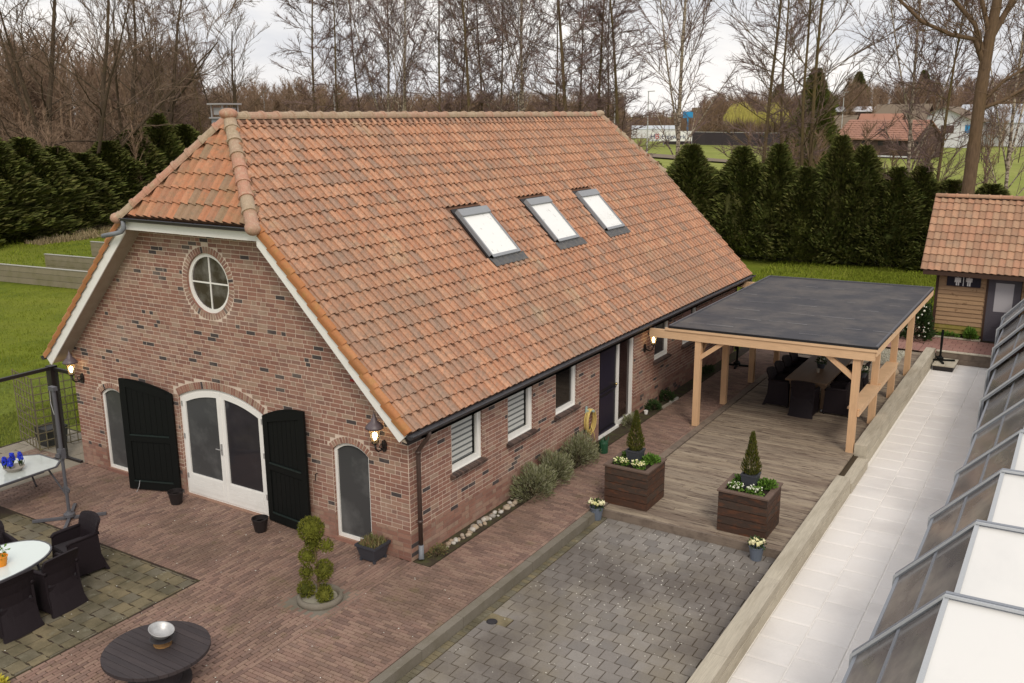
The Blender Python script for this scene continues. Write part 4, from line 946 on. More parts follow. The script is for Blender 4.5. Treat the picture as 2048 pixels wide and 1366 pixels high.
# ------------------------------------------------------------------ pergola
P_ = thing('pergola', 'new douglas timber pergola with a flat black membrane roof', 'pergola', (3.2, 12.8, 0))
ZL, ZRt = 2.335, 2.40
def zr(x): return ZL + (ZRt - ZL) * (x - .80) / (5.41 - .80)
for y in (8.95, 10.9, 13.16, 15.55): g = G(); g.box((1.43, y - .07, -.05), (1.57, y + .07, zr(1.5) - .10)); g.build('post', M_FRESH, P_)
for y in (8.98, 11.22, 13.6, 16.05): g = G(); g.box((4.93, y - .075, -.05), (5.08, y + .075, zr(5.0) - .10)); g.build('post', M_FRESH, P_)
g = G(); g.beam((.30, 8.89, zr(.3) - .20), (5.37, 8.89, zr(5.37) - .20), .065, .20); g.build('front_beam', M_FRESHH, P_)
g = G(); g.beam((.70, 8.845, zr(.70) - .072), (5.415, 8.845, zr(5.415) - .072), .03, .06); g.build('front_board', M_FRESHH, P_)
g = G(); g.beam((5.39, 8.86, zr(5.39) - .105), (5.39, 16.72, zr(5.39) - .105), .035, .18); g.build('side_board', M_FRESHH, P_)
g = G(); g.beam((5.00, 8.93, zr(5.0) - .17), (5.00, 16.6, zr(5.0) - .17), .12, .16); g.build('side_beam', M_FRESHH, P_)
g = G(); g.beam((1.50, 8.93, zr(1.5) - .17), (1.50, 16.6, zr(1.5) - .17), .12, .16); g.build('side_beam', M_FRESHH, P_)
g = G(); g.beam((.08, 16.05, zr(.3) - .18), (5.37, 16.05, zr(5.3) - .18), .065, .18); g.build('rear_beam', M_FRESHH, P_)
for k in range(9):
    y = 9.7 + k * .78; g = G(); g.beam((.85, y, zr(.85) - .09), (5.36, y, zr(5.36) - .09), .05, .13); g.build('rafter', M_FRESHH, P_)
for a, b in ((( 1.50, 8.95, 1.62), (2.12, 8.95, 2.10)), ((5.0, 8.98, 1.62), (4.35, 8.98, 2.12)), ((5.0, 8.98, 1.62), (5.0, 9.6, 2.12)), ((1.5, 8.95, 1.62), (1.5, 9.55, 2.08)), ((5.0, 16.05, 1.62), (5.0, 15.4, 2.12))):
    g = G(); g.beam(a, b, .09, .10); g.build('brace', M_FRESH, P_)
for y0_, y1_ in ((9.06, 11.14), (11.30, 13.52)):
    g = G(); g.box((4.86, y0_, .93), (5.14, y1_, .965)); g.build('shelf', M_FRESHH, P_)
    g = G(); g.box((5.085, y0_ - .05, .80), (5.125, y1_ + .05, .925)); g.build('shelf_rail', M_FRESHH, P_)
for a, b in (((5.0, 8.98, .62), (5.0, 9.3, .90)), ((5.0, 11.22, .6), (5.0, 10.95, .9))): g = G(); g.beam(a, b, .07, .07); g.build('shelf_brace', M_FRESH, P_)
# roof: deck, membrane with wrinkles, edge trims
g = G(); g.add([(.80, 8.86, zr(.8) - .04), (5.41, 8.86, zr(5.41) - .04), (5.41, 16.70, zr(5.41) - .04), (.80, 16.70, zr(.8) - .04), (.80, 8.86, zr(.8) - .002), (5.41, 8.86, zr(5.41) - .002), (5.41, 16.70, zr(5.41) - .002), (.80, 16.70, zr(.8) - .002)],
             [(0, 3, 2, 1), (4, 5, 6, 7), (0, 1, 5, 4), (1, 2, 6, 5), (2, 3, 7, 6), (3, 0, 4, 7)]); g.build('roof_deck', M_EPDME, P_)
g = G(); nx, ny = 60, 100; x0_, x1_, y0_, y1_ = .83, 5.36, 8.87, 16.66
ridges = [9.45, 10.45, 11.55, 12.65, 13.6, 14.6, 15.5]
for j in range(ny + 1):
    for i in range(nx + 1):
        x = x0_ + (x1_ - x0_) * i / nx; y = y0_ + (y1_ - y0_) * j / ny
        h = .006 * noise.noise(Vector((x * .9, y * .9, 3))) + .003
        for q in ridges: h += .010 * math.exp(-((y - q - .05 * noise.noise(Vector((x * 1.5, q, 0)))) / .05) ** 2)
        h += .012 * max(0, noise.noise(Vector((x * 2.0, y * 5, 9))) - .25)
        g.v.append((x, y, zr(x) + h))
for j in range(ny):
    for i in range(nx): g.f.append((j * (nx + 1) + i, j * (nx + 1) + i + 1, (j + 1) * (nx + 1) + i + 1, (j + 1) * (nx + 1) + i)); g.r.append(0)
MB_ = g.build('membrane', M_EPDM, P_, smooth=True)
g = G()
for q in ridges:
    x = 1.0
    while x < 5.1:
        L = U(.2, .8)
        if rnd() < .6:
            yy = q - .05 + .05 * noise.noise(Vector((x * 1.5, q, 0))); zz = lambda x: zr(x) + .0135
            g.add([(x, yy - .014, zz(x)), (x + L, yy - .014 + U(-.02, .02), zz(x + L)), (x + L, yy + .006, zz(x + L)), (x, yy + .006, zz(x))], [(0, 1, 2, 3)])
        x += L + U(.02, .3)
tag(g.build('dust_line', M_DUST, MB_), kind='stuff')
g = G(); g.beam((5.385, 8.84, zr(5.385) + .012), (5.385, 16.73, zr(5.385) + .012), .05, .035); g.build('edge_trim', M_ALU, P_)
g = G(); g.beam((.81, 8.84, zr(.81) + .012), (.81, 16.73, zr(.81) + .012), .04, .04); g.build('edge_trim', M_ALU, P_)
g = G(); g.beam((.83, 16.70, zr(.83) + .014), (5.36, 16.70, zr(5.36) + .014), .05, .05); g.build('edge_trim', M_ALU, P_)
g = G(); g.beam((.79, 8.835, zr(.79) - .015), (5.42, 8.835, zr(5.42) - .015), .02, .05); g.build('edge_trim', M_EPDME, P_)

# ------------------------------------------------------------------ telescopic enclosure
E_ = thing('sliding_enclosure', 'grey framed telescopic enclosure of stepped sections over the pale terrace', 'enclosure', (9, 8, -.25))
fr = [(-.71, 7.09), (1.56, 7.17), (3.84, 7.29), (6.09, 7.40), (8.52, 7.42), (10.98, 7.32), (13.72, 7.20), (16.22, 7.11), (18.70, 7.00), (20.6, 6.98)]
W_E = 4.4
def prof(xs, e=0, top=2.0):
    k = (xs - 7.09); zs = 1.0 - .05 * k
    return [(xs - e, -.25), (xs - e, zs + e * .4), (xs + .87 - e * .3, top - .35 * k + e), (9.6, top - .30 * k + e + .03), (9.6 + (9.6 - xs - .87) + e * .3, top - .35 * k + e), (9.6 + (9.6 - xs) + e, zs + e * .4), (9.6 + (9.6 - xs) + e, -.25)]
def prof_sweep(xs, y0, y1, o, i_, mat, name, parent):
    a = prof(xs, o); b = prof(xs, i_); n = len(a); g = G()
    v = [(p[0], y0, p[1]) for p in a] + [(p[0], y0, p[1]) for p in b] + [(p[0], y1, p[1]) for p in a] + [(p[0], y1, p[1]) for p in b]
    f = []
    for k in range(n - 1): f += [(k, k + 1, n + k + 1, n + k), (2 * n + k, 3 * n + k, 3 * n + k + 1, 2 * n + k + 1), (k, 2 * n + k, 2 * n + k + 1, k + 1), (n + k, n + k + 1, 3 * n + k + 1, 3 * n + k)]
    g.add(v, f); return g.build(name, mat, parent)
secs = []
for i, (y, xs) in enumerate(fr):
    if i < 4: secs.append((y - 2.36, y, xs, 1))
    else:
        if i == 4: secs.append((fr[3][0] + .0, y + .05, 7.44, 0))
        y2 = fr[i + 1][0] + .2 if i < 9 else 21.2
        secs.append((y, y2, xs, -1))
for k, (ya, yb, xs, fl) in enumerate(secs):
    if fl == 1 and k == 0: ya = -4.4
    root = bpy.data.objects.new('section', None); COL.objects.link(root); root.parent = E_; root.location = (0, 0, 0); ORG[root.name] = ORG[E_.name]
    yf = yb if fl == 1 else ya
    if fl:
        for q, (o, i_, dy0, dy1) in enumerate(((.045, -.02, -.035, .035), (.060, .03, -.075, -.05), (.052, .02, -.008, .045))):
            prof_sweep(xs, yf + dy0, yf + dy1, o, i_, M_ALUF if q != 1 else M_ALUS, 'rib', root)
    p = prof(xs, 0)
    def quad(name, m_, a, b, y0, y1, inset=.0):
        g = G(); ax, az = p[a]; bx, bz = p[b]; nx_, nz_ = (bz - az), -(bx - ax); L = sqrt(nx_ ** 2 + nz_ ** 2); nx_, nz_ = nx_ / L * .012, nz_ / L * .012
        nsub = 10; v = []
        for s_ in (0, 1):
            for j in range(nsub + 1):
                yy = y0 + (y1 - y0) * j / nsub
                for (x, z) in ((ax, az), (bx, bz)): v.append((x + nx_ * s_, yy, z + nz_ * s_))
        f = []
        h = 2 * (nsub + 1)
        for j in range(nsub): f += [(2 * j, 2 * j + 1, 2 * j + 3, 2 * j + 2), (h + 2 * j, h + 2 * j + 2, h + 2 * j + 3, h + 2 * j + 1)]
        return g.add(v, f).build(name, m_, root)
    quad('side_panel', M_POLYG, 0, 1, ya + .03, yb - .03); quad('sloping_panel', M_POLYG, 1, 2, ya + .03, yb - .03)
    quad('roof_panel', M_POLYW, 2, 3, ya + .03, yb - .03); quad('roof_panel', M_POLYW, 3, 4, ya + .03, yb - .03)
    quad('sloping_panel', M_POLYG, 4, 5, ya + .03, yb - .03); quad('side_panel', M_POLYG, 5, 6, ya + .03, yb - .03)
    g = G(); g.beam((p[2][0], ya, p[2][1] + .003), (p[2][0], yb, p[2][1] + .003), .055, .035); g.build('longitudinal_bar', M_ALUS, root)
    g = G(); g.beam((p[1][0], ya, p[1][1] + .003), (p[1][0], yb, p[1][1] + .003), .035, .035); g.build('longitudinal_bar', M_ALUF, root)
    mx_, mz_ = p[1][0] + (p[2][0] - p[1][0]) * .50, p[1][1] + (p[2][1] - p[1][1]) * .50
    g = G(); g.beam((mx_, ya, mz_ + .004), (mx_, yb, mz_ + .004), .035, .02, None, (-1, 0, 1)); g.build('glazing_bar', M_ALUF, root)

# ------------------------------------------------------------------ toilet hut
T_ = thing('toilet_hut', 'small wooden toilet hut with a tiled roof beyond the pale terrace', 'hut', (7, 23, 0))
g = G(); g.box((4.95, 21.65, 0), (9.6, 24.6, 2.35)); g.prism([(21.65, 2.35), (24.6, 2.35), (23.1, 4.35)], 4.96, 9.6, 'x'); g.build('hut_frame', M_HUTD, T_)
z = .14; k = 0
while z < 2.05:
    for a, b in ((4.93, 6.36), (7.34, 9.6)):
        g = G(); g.add([(a, 21.60, z), (b, 21.60, z), (b, 21.645, z), (a, 21.645, z), (a, 21.63, z + .142), (b, 21.63, z + .142), (b, 21.645, z + .142), (a, 21.645, z + .142)], [(0, 3, 2, 1), (4, 5, 6, 7), (0, 1, 5, 4), (1, 2, 6, 5), (2, 3, 7, 6), (3, 0, 4, 7)])
        g.build('cladding_board', M_HUTM if k < 2 else M_HUTW, T_)
    g = G(); g.box((4.90, 21.66, z), (4.948, 24.58, z + .138)); g.build('cladding_board', M_HUTW, T_)
    z += .142; k += 1
g = G(); g.box((4.86, 21.575, 0), (4.945, 21.66, 2.2)); g.box((6.34, 21.58, 0), (6.40, 21.65, 2.1)); g.build('corner_post', M_HUTD, T_)
g = G(); g.ring([(6.40, .0), (7.32, .0), (7.32, 2.10), (6.40, 2.10)], [(6.47, .05), (7.25, .05), (7.25, 2.05), (6.47, 2.05)], 21.60, 21.66); HDo = g.build('hut_door', M_DOORG, T_)
g = G(); g.box((6.47, 21.615, .05), (7.25, 21.64, 2.05)); g.box((6.58, 21.607, .15), (7.14, 21.62, .42)); g.box((6.58, 21.607, .47), (7.14, 21.62, .86)); g.build('door_leaf', M_DOORG, HDo)
g = G(); g.box((6.60, 21.604, .98), (7.12, 21.612, 1.90)); g.build('pane', M_DOORP, HDo)
g = G(); g.box((4.5, 21.2, 2.13), (10, 21.60, 2.17)); g.box((4.5, 21.12, 2.08), (10, 21.17, 2.22)); g.build('eave_board', M_HUTD, T_)
g = G(); HS = (4.5 - 2.26) / (22.9 - 21.08); vn = Vector((0, 1, HS)).normalized(); nrm = Vector((0, -HS, 1)).normalized(); L_ = sqrt((4.5 - 2.26) ** 2 + 1.82 ** 2)
slab([(4.45, 21.1, 2.26), (9.9, 21.1, 2.26), (9.9, 22.9, 4.5), (4.45, 22.9, 4.5)], nrm, .05, .12, g); nr2 = Vector((0, HS, 1)).normalized()
slab([(4.45, 24.7, 2.26), (4.45, 22.9, 4.5), (9.9, 22.9, 4.5), (9.9, 24.7, 2.26)], nr2, .05, .12, g); RT_ = g.build('hut_roof', M_HUTD, T_)
tp2 = tile_proto(.2, L_ / 10, roll=.028)
it = tile_items((4.42, 21.08, 2.26), (1, 0, 0), vn, nrm, 10, L_ / 10, .2, lambda k, v: (0, 5.5)) + tile_items((9.92, 24.72, 2.26), (-1, 0, 0), Vector((0, -1, HS)).normalized(), nr2, 10, L_ / 10, .2, lambda k, v: (0, 5.5))
pieces(RT_, 'roof_tile', [tp2], it, M_TILE3, 240)
pieces(RT_, 'ridge_tile', [cap_proto(.32, .09, .105)], cap_items((9.9, 22.9, 4.50), (4.45, 22.9, 4.50), 17, (0, 0, 1)), M_TILE3, 40)
g = G(); g.box((5.18, 21.57, 1.70), (6.17, 21.598, 2.08)); SG = g.build('sign', M_SIGN, T_)
g = G()
for cx, fem in ((5.50, 1), (5.83, 0)):
    y0_, y1_ = 21.562, 21.57
    g.prism([(cx + .035 * cos(a * pi / 6), 2.03 + .035 * sin(a * pi / 6)) for a in range(12)], y0_, y1_)
    g.box((cx - .065, y0_, 1.86), (cx + .065, y1_, 1.985)); g.box((cx - .09, y0_ + .001, 1.86), (cx - .07, y1_, 1.98)); g.box((cx + .07, y0_ + .001, 1.86), (cx + .09, y1_, 1.98))
    g.box((cx - .05, y0_ + .001, 1.73), (cx - .008, y1_, 1.86)); g.box((cx + .008, y0_ + .001, 1.73), (cx + .05, y1_, 1.86))
    if fem: g.prism([(cx - .10, 1.83), (cx + .10, 1.83), (cx + .05, 1.95), (cx - .05, 1.95)], y0_ + .002, y1_)
g.box((5.655, 21.562, 1.72), (5.675, 21.57, 2.07)); tag(g.build('pictogram', M_SIGNW, SG), kind='stuff')
g = G(); g.box((4.86, 21.38, 0), (6.35, 21.43, .05)); g.box((6.31, 21.43, 0), (6.35, 21.6, .05)); tag(g.build('bed_edging', M_SLEEP, None, (5.6, 21.4, 0)), 'low timber edging in front of the toilet hut wall', 'edging')

# ------------------------------------------------------------------ furniture
def wicker_chair(label, group):
    """front faces -y; origin on the floor under the seat"""
    r = thing('wicker_chair', label, 'chair', (0, 0, 0), group)
    def panel(pts_l, pts_r, th):
        pass
    # back: outline waisted, flared at the foot and at the top
    g = G(); rows = [(0, .30, .40), (.12, .275, .36), (.28, .255, .31), (.45, .255, .28), (.62, .275, .29), (.78, .29, .325), (.88, .285, .36), (.905, .27, .375)]
    v = []; n = 6
    for z, hw_, y in rows:
        for i in range(n + 1):
            t = i / n * 2 - 1; v.append((hw_ * t, y - .05 * t * t * (1 if z > .4 else .5), z - (.03 * t * t if z > .85 else 0)))
    m = len(v); v += [(x, y - .045, z) for x, y, z in v]
    R_ = len(rows); f = []
    for j in range(R_ - 1):
        for i in range(n):
            a = j * (n + 1) + i; f += [(a, a + 1, a + n + 2, a + n + 1), (m + a, m + a + n + 1, m + a + n + 2, m + a + 1)]
    for i in range(n): a = (R_ - 1) * (n + 1) + i; f += [(a, a + 1, m + a + 1, m + a)]
    for j in range(R_ - 1):
        a = j * (n + 1); f += [(a, a + n + 1, m + a + n + 1, m + a), (a + n, m + a + n, m + a + 2 * n + 1, a + 2 * n + 1)]
    g.add(v, f); g.build('backrest', M_WICK, r, smooth=False)
    for s_ in (-1, 1):
        g = G(); prof_ = [(.33, .05), (-.27, .05), (-.24, .62), (-.17, .645), (.25, .655), (.27, .3)]
        g.prism(prof_, s_ * .245, s_ * .285, 'x'); g.build('side_panel', M_WICK, r)
        g = G(); g.tube([(s_ * .265, .27, .665), (s_ * .268, .0, .655), (s_ * .265, -.20, .648), (s_ * .262, -.25, .60)], [.03, .032, .032, .028], 8); g.build('armrest', M_WICK, r, smooth=True)
    g = G(); g.box((-.243, -.25, .38), (.243, .27, .43)); g.box((-.243, -.25, .10), (.243, -.22, .38)); g.build('seat', M_WICK, r)
    g = G(); g.box((-.235, -.24, .43), (.235, .25, .47)); g.build('cushion', pmat('seat_cushion', [(.03, .026, .03)], .9) if 'seat_cushion' not in MATS else MATS['seat_cushion'], r)
    for sx in (-1, 1):
        for sy in (-.24, .33): g = G(); g.box((sx * .262 - .018, sy - .018, 0), (sx * .262 + .018, sy + .018, .06)); g.build('foot', M_BLACKM, r)
    return r
def put(o, x, y, z, rot, label=None, group=None):
    o.location = (x, y, z); o.rotation_euler = (0, 0, rot)
    if label: o['label'] = label
    if group: o['group'] = group
    return o
PG = 'black wicker chairs round the oval patio table'
c0 = wicker_chair('black wicker armchair alone at the head of the oval table nearest the house', PG)
put(c0, -4.42, -3.05, 0, radians(-8))
put(copy_tree(c0), -3.80, -3.86, 0, radians(-86), 'black wicker armchair at the oval table side facing away, nearer the house', PG)
put(copy_tree(c0), -3.74, -4.60, 0, radians(-88), 'black wicker armchair at the oval table side nearest the spool table', PG)
put(copy_tree(c0), -5.20, -3.92, 0, radians(84), 'black wicker armchair behind the oval table at the left photo edge', PG)
DG = 'dark wicker chairs round the dining table under the pergola'
lab = ['nearest', 'second', 'third', 'farthest']
for k in range(4):
    put(copy_tree(c0), 2.74, 11.62 + k * .68, 0, radians(90), 'dark wicker chair on the house side of the pergola table, %s of four' % lab[k], DG)
    put(copy_tree(c0), 4.12, 11.62 + k * .68, 0, radians(-90), 'dark wicker chair on the terrace side of the pergola table, %s of four' % lab[k], DG)
put(copy_tree(c0), 3.45, 11.15, 0, radians(180), 'dark wicker chair at the near head of the pergola table, back to the viewer', DG)
put(copy_tree(c0), 3.38, 14.62, 0, radians(0), 'dark wicker chair at the far head of the pergola table', DG)
# dining table
r = thing('dining_table', 'long brown wooden dining table under the pergola', 'table', (3.4, 12.75, 0))
for k in range(5): g = G(); g.box((2.90 + k * .203, 11.32, .725), (2.90 + k * .203 + .20, 14.22, .765)); g.build('top_board', M_TEAK, r)
g = G(); g.box((2.98, 11.42, .62), (3.84, 14.12, .722)); g.build('apron', M_TEAK, r)
for x in (3.0, 3.76):
    for y in (11.45, 14.02): g = G(); g.box((x, y, .08 if x > 3.5 and y < 12 else 0), (x + .09, y + .09, .62)); g.build('leg', M_TEAK, r)
g = G(); g.lathe([(.0, -.015), (.035, -.015), (.035, .015), (.0, .015)], (0, 0, 0), 12); g.v = [(3.80 + z, 11.47 + x, .037 + y) for x, y, z in g.v]; g.tube([(3.80, 11.49, .04), (3.80, 11.49, .08)], .014, 6); g.build('castor', M_STEEL, r)
def flower_bowl(x, y, z, label, cat, rad, h, potm, leafm, flm, nl, nf, sc=1.0, pname='flower_pot', spread=1.25, fr_=.02, lh=.10):
    r = thing(pname, label, cat, (x, y, z))
    g = G(); g.lathe([(rad * .72, 0), (rad * .98, h * .92), (rad * 1.06, h * .93), (rad * 1.06, h), (rad * .9, h), (rad * .88, h * .85), (0, h * .85)], (x, y, z), 16); g.build('pot', potm, r, smooth=False)
    g = G(); g.leafball((x, y, z + h + lh * .5), (rad * spread, rad * spread, lh), nl, .06 * sc, .03 * sc, 1, .1, .8); tag(g.build('leaves', leafm, r), kind='stuff')
    if flm:
        g = G()
        for k in range(nf):
            a = 2 * pi * k / nf + U(-.3, .3); q = rad * spread * sqrt(rnd()) * .9; g.blob((x + q * cos(a), y + q * sin(a), z + h + lh * U(.8, 1.35)), fr_ * U(.8, 1.15), 7, 5, .3)
        tag(g.build('blossom', flm, r), kind='stuff')
    return r
flower_bowl(3.42, 12.75, .766, 'bowl of leafy plants in the middle of the dining table', 'plant', .11, .13, M_SLATE, M_LEAFD, M_FLW, 160, 8)
flower_bowl(3.46, 12.28, .766, 'pale glass jar on the dining table near the leafy bowl', 'jar', .045, .10, M_STONE, M_LEAFD, None, 8, 0, .3, 'glass_jar', .5, .01, .01)
flower_bowl(4.62, 11.75, .95, 'white flowering basket hanging by the second right pergola post', 'plant', .12, .12, M_SLATE, M_LEAFD, M_FLW, 200, 22, 1, 'hanging_basket')
# oval patio table
r = thing('oval_table', 'oval patio table with a milky glass top on the mossy pavers', 'table', (-4.4, -4.6, 0))
def oval(rx, ry, cx=-4.40, cy=-4.58, n=40): return [(cx + rx * abs(cos(2 * pi * i / n)) ** .85 * (1 if cos(2 * pi * i / n) > 0 else -1), cy + ry * sin(2 * pi * i / n)) for i in range(n)]
g = G(); g.prism(oval(.60, 1.03), .712, .722, 'z'); g.build('glass_top', M_TGLASS, r)
g = G(); g.ring(oval(.625, 1.055), oval(.60, 1.03), .695, .725, 'z'); g.build('rim', M_ALU, r)
for sx in (-1, 1):
    for sy in (-1, 1): g = G(); g.tube([(-4.4 + sx * .35, -4.58 + sy * .65, .70), (-4.4 + sx * .42, -4.58 + sy * .8, 0)], .02, 8); g.build('leg', M_ALU, r)
r = flower_bowl(-4.24, -4.33, .723, 'orange pot with a small green plant on the oval glass table', 'plant', .10, .15, M_ORANGE, M_LEAFG, None, 60, 0)
# glass table with hyacinths
def octo(s_, cx=-7.86, cy=-2.12, rx=.56, ry=.86, c=.22):
    rx *= s_; ry *= s_; return [(cx + rx, cy - ry + c * s_), (cx + rx, cy + ry - c * s_), (cx + rx - c * s_, cy + ry), (cx - rx + c * s_, cy + ry), (cx - rx, cy + ry - c * s_), (cx - rx, cy - ry + c * s_), (cx - rx + c * s_, cy - ry), (cx + rx - c * s_, cy - ry)]
r = thing('garden_table', 'grey framed table with a pale glass top below the blue hyacinths', 'table', (-7.86, -2.12, 0))
g = G(); g.prism(octo(.97), .692, .702, 'z'); g.build('glass_top', M_TGLASS2, r); g = G(); g.ring(octo(1.0), octo(.96), .678, .706, 'z'); g.build('rim', M_ALU, r)
g = G(); g.ring(octo(.72), octo(.69), .60, .63, 'z'); g.build('apron', M_ALU, r)
for sx in (-1, 1):
    for sy in (-1, 1): g = G(); g.tube([(-7.86 + sx * .34, -2.12 + sy * .55, .69), (-7.86 + sx * .52, -2.12 + sy * .80, 0)], .018, 8); g.build('leg', M_ALU, r)
r = thing('hyacinth_bowl', 'pale bowl of vivid blue hyacinths on the grey glass table', 'plant', (-7.80, -2.02, .703))
g = G(); g.lathe([(.12, 0), (.18, .07), (.19, .075), (.17, .075), (.0, .06)], (-7.80, -2.02, .703), 18); g.build('bowl', M_STONE, r)
g = G(); g2 = G()
for x, y, h in ((-7.71, -1.93, .21), (-7.86, -2.0, .19), (-7.84, -2.16, .16), (-7.74, -2.12, .14)):
    for k in range(9): g.leaf((x + U(-.02, .02), y + U(-.02, .02), .77), (U(-.35, .35), U(-.35, .35), 1), U(.14, .22), .025)
    for k in range(46): a = rnd() * 6.28; zz = rnd(); g2.blob((x + .042 * cos(a) * (1 - .4 * zz), y + .042 * sin(a) * (1 - .4 * zz), .703 + h + zz * .13), .018, 5, 4, .2)
tag(g.build('leaves', M_LEAFD, r), kind='stuff'); tag(g2.build('blossom', M_FLB, r), kind='stuff')
# parasol stand
def parasol(x, y, z, label, H_, arm, foot, rot, m_, top=True):
    r = thing('parasol_stand', label, 'parasol stand', (x, y, z))
    for k in range(4):
        a = rot + k * pi / 2; g = G(); g.beam((x + .06 * cos(a), y + .06 * sin(a), z + .03), (x + foot * cos(a), y + foot * sin(a), z + .03), .055, .045); g.build('foot_bar', m_, r)
    g = G(); g.lathe([(.09, .05), (.10, .06), (.10, .11), (.06, .13), (.05, .16)], (x, y, z), 16); g.build('base_plate', m_, r)
    g = G(); g.tube([(x, y, z + .1), (x, y, z + H_ * .45), (x, y, z + H_ * .46), (x, y, z + H_)], [.030, .030, .036, .036], 10); g.build('pole', m_, r)
    if top:
        g = G(); g.box((x - .06, y - .045, z + 1.18), (x + .06, y + .045, z + 1.36)); g.tube([(x, y - .05, z + 1.26), (x + .03, y - .10, z + 1.26)], .045, 10); g.build('crank_housing', m_, r)
        g = G(); g.box((x - .10, y - .04, z + H_ - .05), (x + .06, y + .04, z + H_ + .02)); g.build('top_cap', m_, r)
        g = G(); g.tube([(x - .08, y - .02, z + H_ - .03), (x - .10, y - .02, z + H_ - .3), (x - .04, y - .02, z + H_ - .5)], .006, 5); g.build('cord', M_POLE, r)
        g = G(); g.beam((x + .03, y, z + .55), (x + .07, y - .0, z + .62), .02, .1); g.box((x - .045, y - .03, z + .52), (x - .02, y + .03, z + .64)); g.build('clamp', m_, r)
    return r
parasol(-6.40, -1.90, 0, 'tall grey parasol pole on a cross foot beside the black wicker chairs', 2.5, 0, .62, radians(-42), M_ALU)
parasol(5.55, 18.55, -.085, 'short black parasol foot on the wooden board at the terrace end', .95, 0, .42, radians(20), M_BLACKG, False)
g = G(); r = thing('board', 'weathered wooden board under the black parasol foot', 'board', (5.5, 18.5, -.25))
for k in range(5): g = G(); g.box((5.06 + .36, 17.95 + k * .21, -.11), (6.05, 17.95 + k * .21 + .2, -.085)) if False else g.box((5.42, 17.98 + k * .2, -.115), (6.02, 17.98 + k * .2 + .195, -.085)); g.build('plank', M_SLEEP, r)
g = G(); g.box((5.45, 18.0, -.25), (5.98, 18.94, -.117)); g.build('underframe', M_BLACKM, r)
parasol(.62, 14.6, 0, 'small black parasol foot by the house wall seen through the pergola', .9, 0, .4, radians(10), M_BLACKG, False)
# cable spool table with bowl
SX, SY = -.75, -4.35
r = thing('spool_table', 'black stained cable-spool table with a round plank top', 'table', (SX, SY, 0))
k = -7
R_ = .665
for k in range(-7, 7):
    y0_, y1_ = k * .097 + .003, (k + 1) * .097 - .002
    y0_ = max(y0_, -R_ + .004); y1_ = min(y1_, R_ - .004)
    if y1_ - y0_ < .02: continue
    pts = []; n = 5
    for i in range(n + 1): y = y0_ + (y1_ - y0_) * i / n; pts.append((SX + sqrt(max(0, R_ ** 2 - y * y)), SY + y))
    for i in range(n, -1, -1): y = y0_ + (y1_ - y0_) * i / n; pts.append((SX - sqrt(max(0, R_ ** 2 - y * y)), SY + y))
    g = G(); dz = U(-.003, .003); g.prism(pts, .455 + dz, .50 + dz, 'z'); g.build('plank', M_SPOOL, r)
g = G(); g.lathe([(.28, .05), (.28, .45)], (SX, SY, 0), 20); g.build('core', M_SPOOL, r); g = G(); g.lathe([(.40, 0), (.40, .045), (0, .045)], (SX, SY, 0), 32); g.build('lower_disc', M_SPOOL, r)
g = G(); c = (SX, SY + .10, .503); g.lathe([(.115, 0), (.12, .08), (.0, .08)], c, 12); g.blob((0, 0, -5), .001, 4, 3, 0); tag(g.build('log_slice', M_LOG, None, c), 'sawn log slice in the middle of the spool table', 'log')
g = G(); c = (SX + .0, SY + .10, .584); g.lathe([(.13, 0), (.16, .012), (.15, .016), (0, .006)], c, 24); tag(g.build('dark_tray', M_IRON, None, c), 'dark round tray between the log slice and the silver bowl', 'tray')
g = G(); g.lathe([(0, .012), (.07, .012), (.10, .05), (.125, .085), (.135, .088), (.128, .078), (.10, .036), (.072, .0), (0, .0)], (0, 0, 0), 28); Mt = Matrix.Rotation(radians(14), 4, 'Y') @ Matrix.Rotation(radians(-4), 4, 'X')
g.v = [tuple(Mt @ (Vector(v) * 1.22) + Vector((SX - .02, SY + .09, .622))) for v in g.v]; tag(g.build('silver_bowl', M_STEEL, None, (SX, SY + .1, .61), smooth=True), 'tilted silver metal bowl on the spool table', 'bowl')

# ------------------------------------------------------------------ glass wind screen and trellis
r = thing('glass_screen', 'black framed glass wind screen joining the left gable corner', 'screen', (-9.42, -.1, 0))
g = G(); g.box((-9.51, -.15, 0), (-9.34, .01, 2.06)); g.build('post', M_BLACKM, r)
g = G(); g.box((-9.35, -.09, 1.96), (-8.77, -.03, 2.03)); g.build('top_rail', M_BLACKM, r); g = G(); g.box((-9.35, -.09, 0), (-8.77, -.03, .055)); g.build('bottom_rail', M_BLACKM, r)
g = G(); g.box((-9.45, -6.0, 1.98), (-9.38, -.13, 2.05)); g.build('top_rail', M_BLACKM, r); g = G(); g.box((-9.45, -6.0, 0), (-9.38, -.13, .06)); g.build('bottom_rail', M_BLACKM, r)
M_SCR = glass('screen_glass', (.3, .35, .3), .03, .03)
g = G(); g.box((-9.42, -5.9, .06), (-9.41, -.14, 1.98)); g.build('pane', M_SCR, r); g = G(); g.box((-9.34, -.065, .055), (-8.78, -.055, 1.96)); g.build('pane', M_SCR, r)
r = thing('trellis', 'mossy wooden lattice trellis folded round a dark planter behind the glass screen', 'trellis', (-10.2, .1, 0))
def lattice(p, q, h, nv, nh):
    p = Vector((*p, 0)); q = Vector((*q, 0))
    for k in range(nv + 1):
        c = p.lerp(q, k / nv); g = G(); g.beam(c + Vector((0, 0, .02)), c + Vector((0, 0, h)), .02 if 0 < k < nv else .03, .012); g.build('lath', M_TRELL, r)
    o = (q - p).cross(Vector((0, 0, 1))).normalized() * .012
    for k in range(nh + 1):
        z_ = .06 + (h - .08) * k / nh; g = G(); g.beam(p + o + Vector((0, 0, z_)), q + o + Vector((0, 0, z_)), .012, .02); g.build('lath', M_TRELL, r)
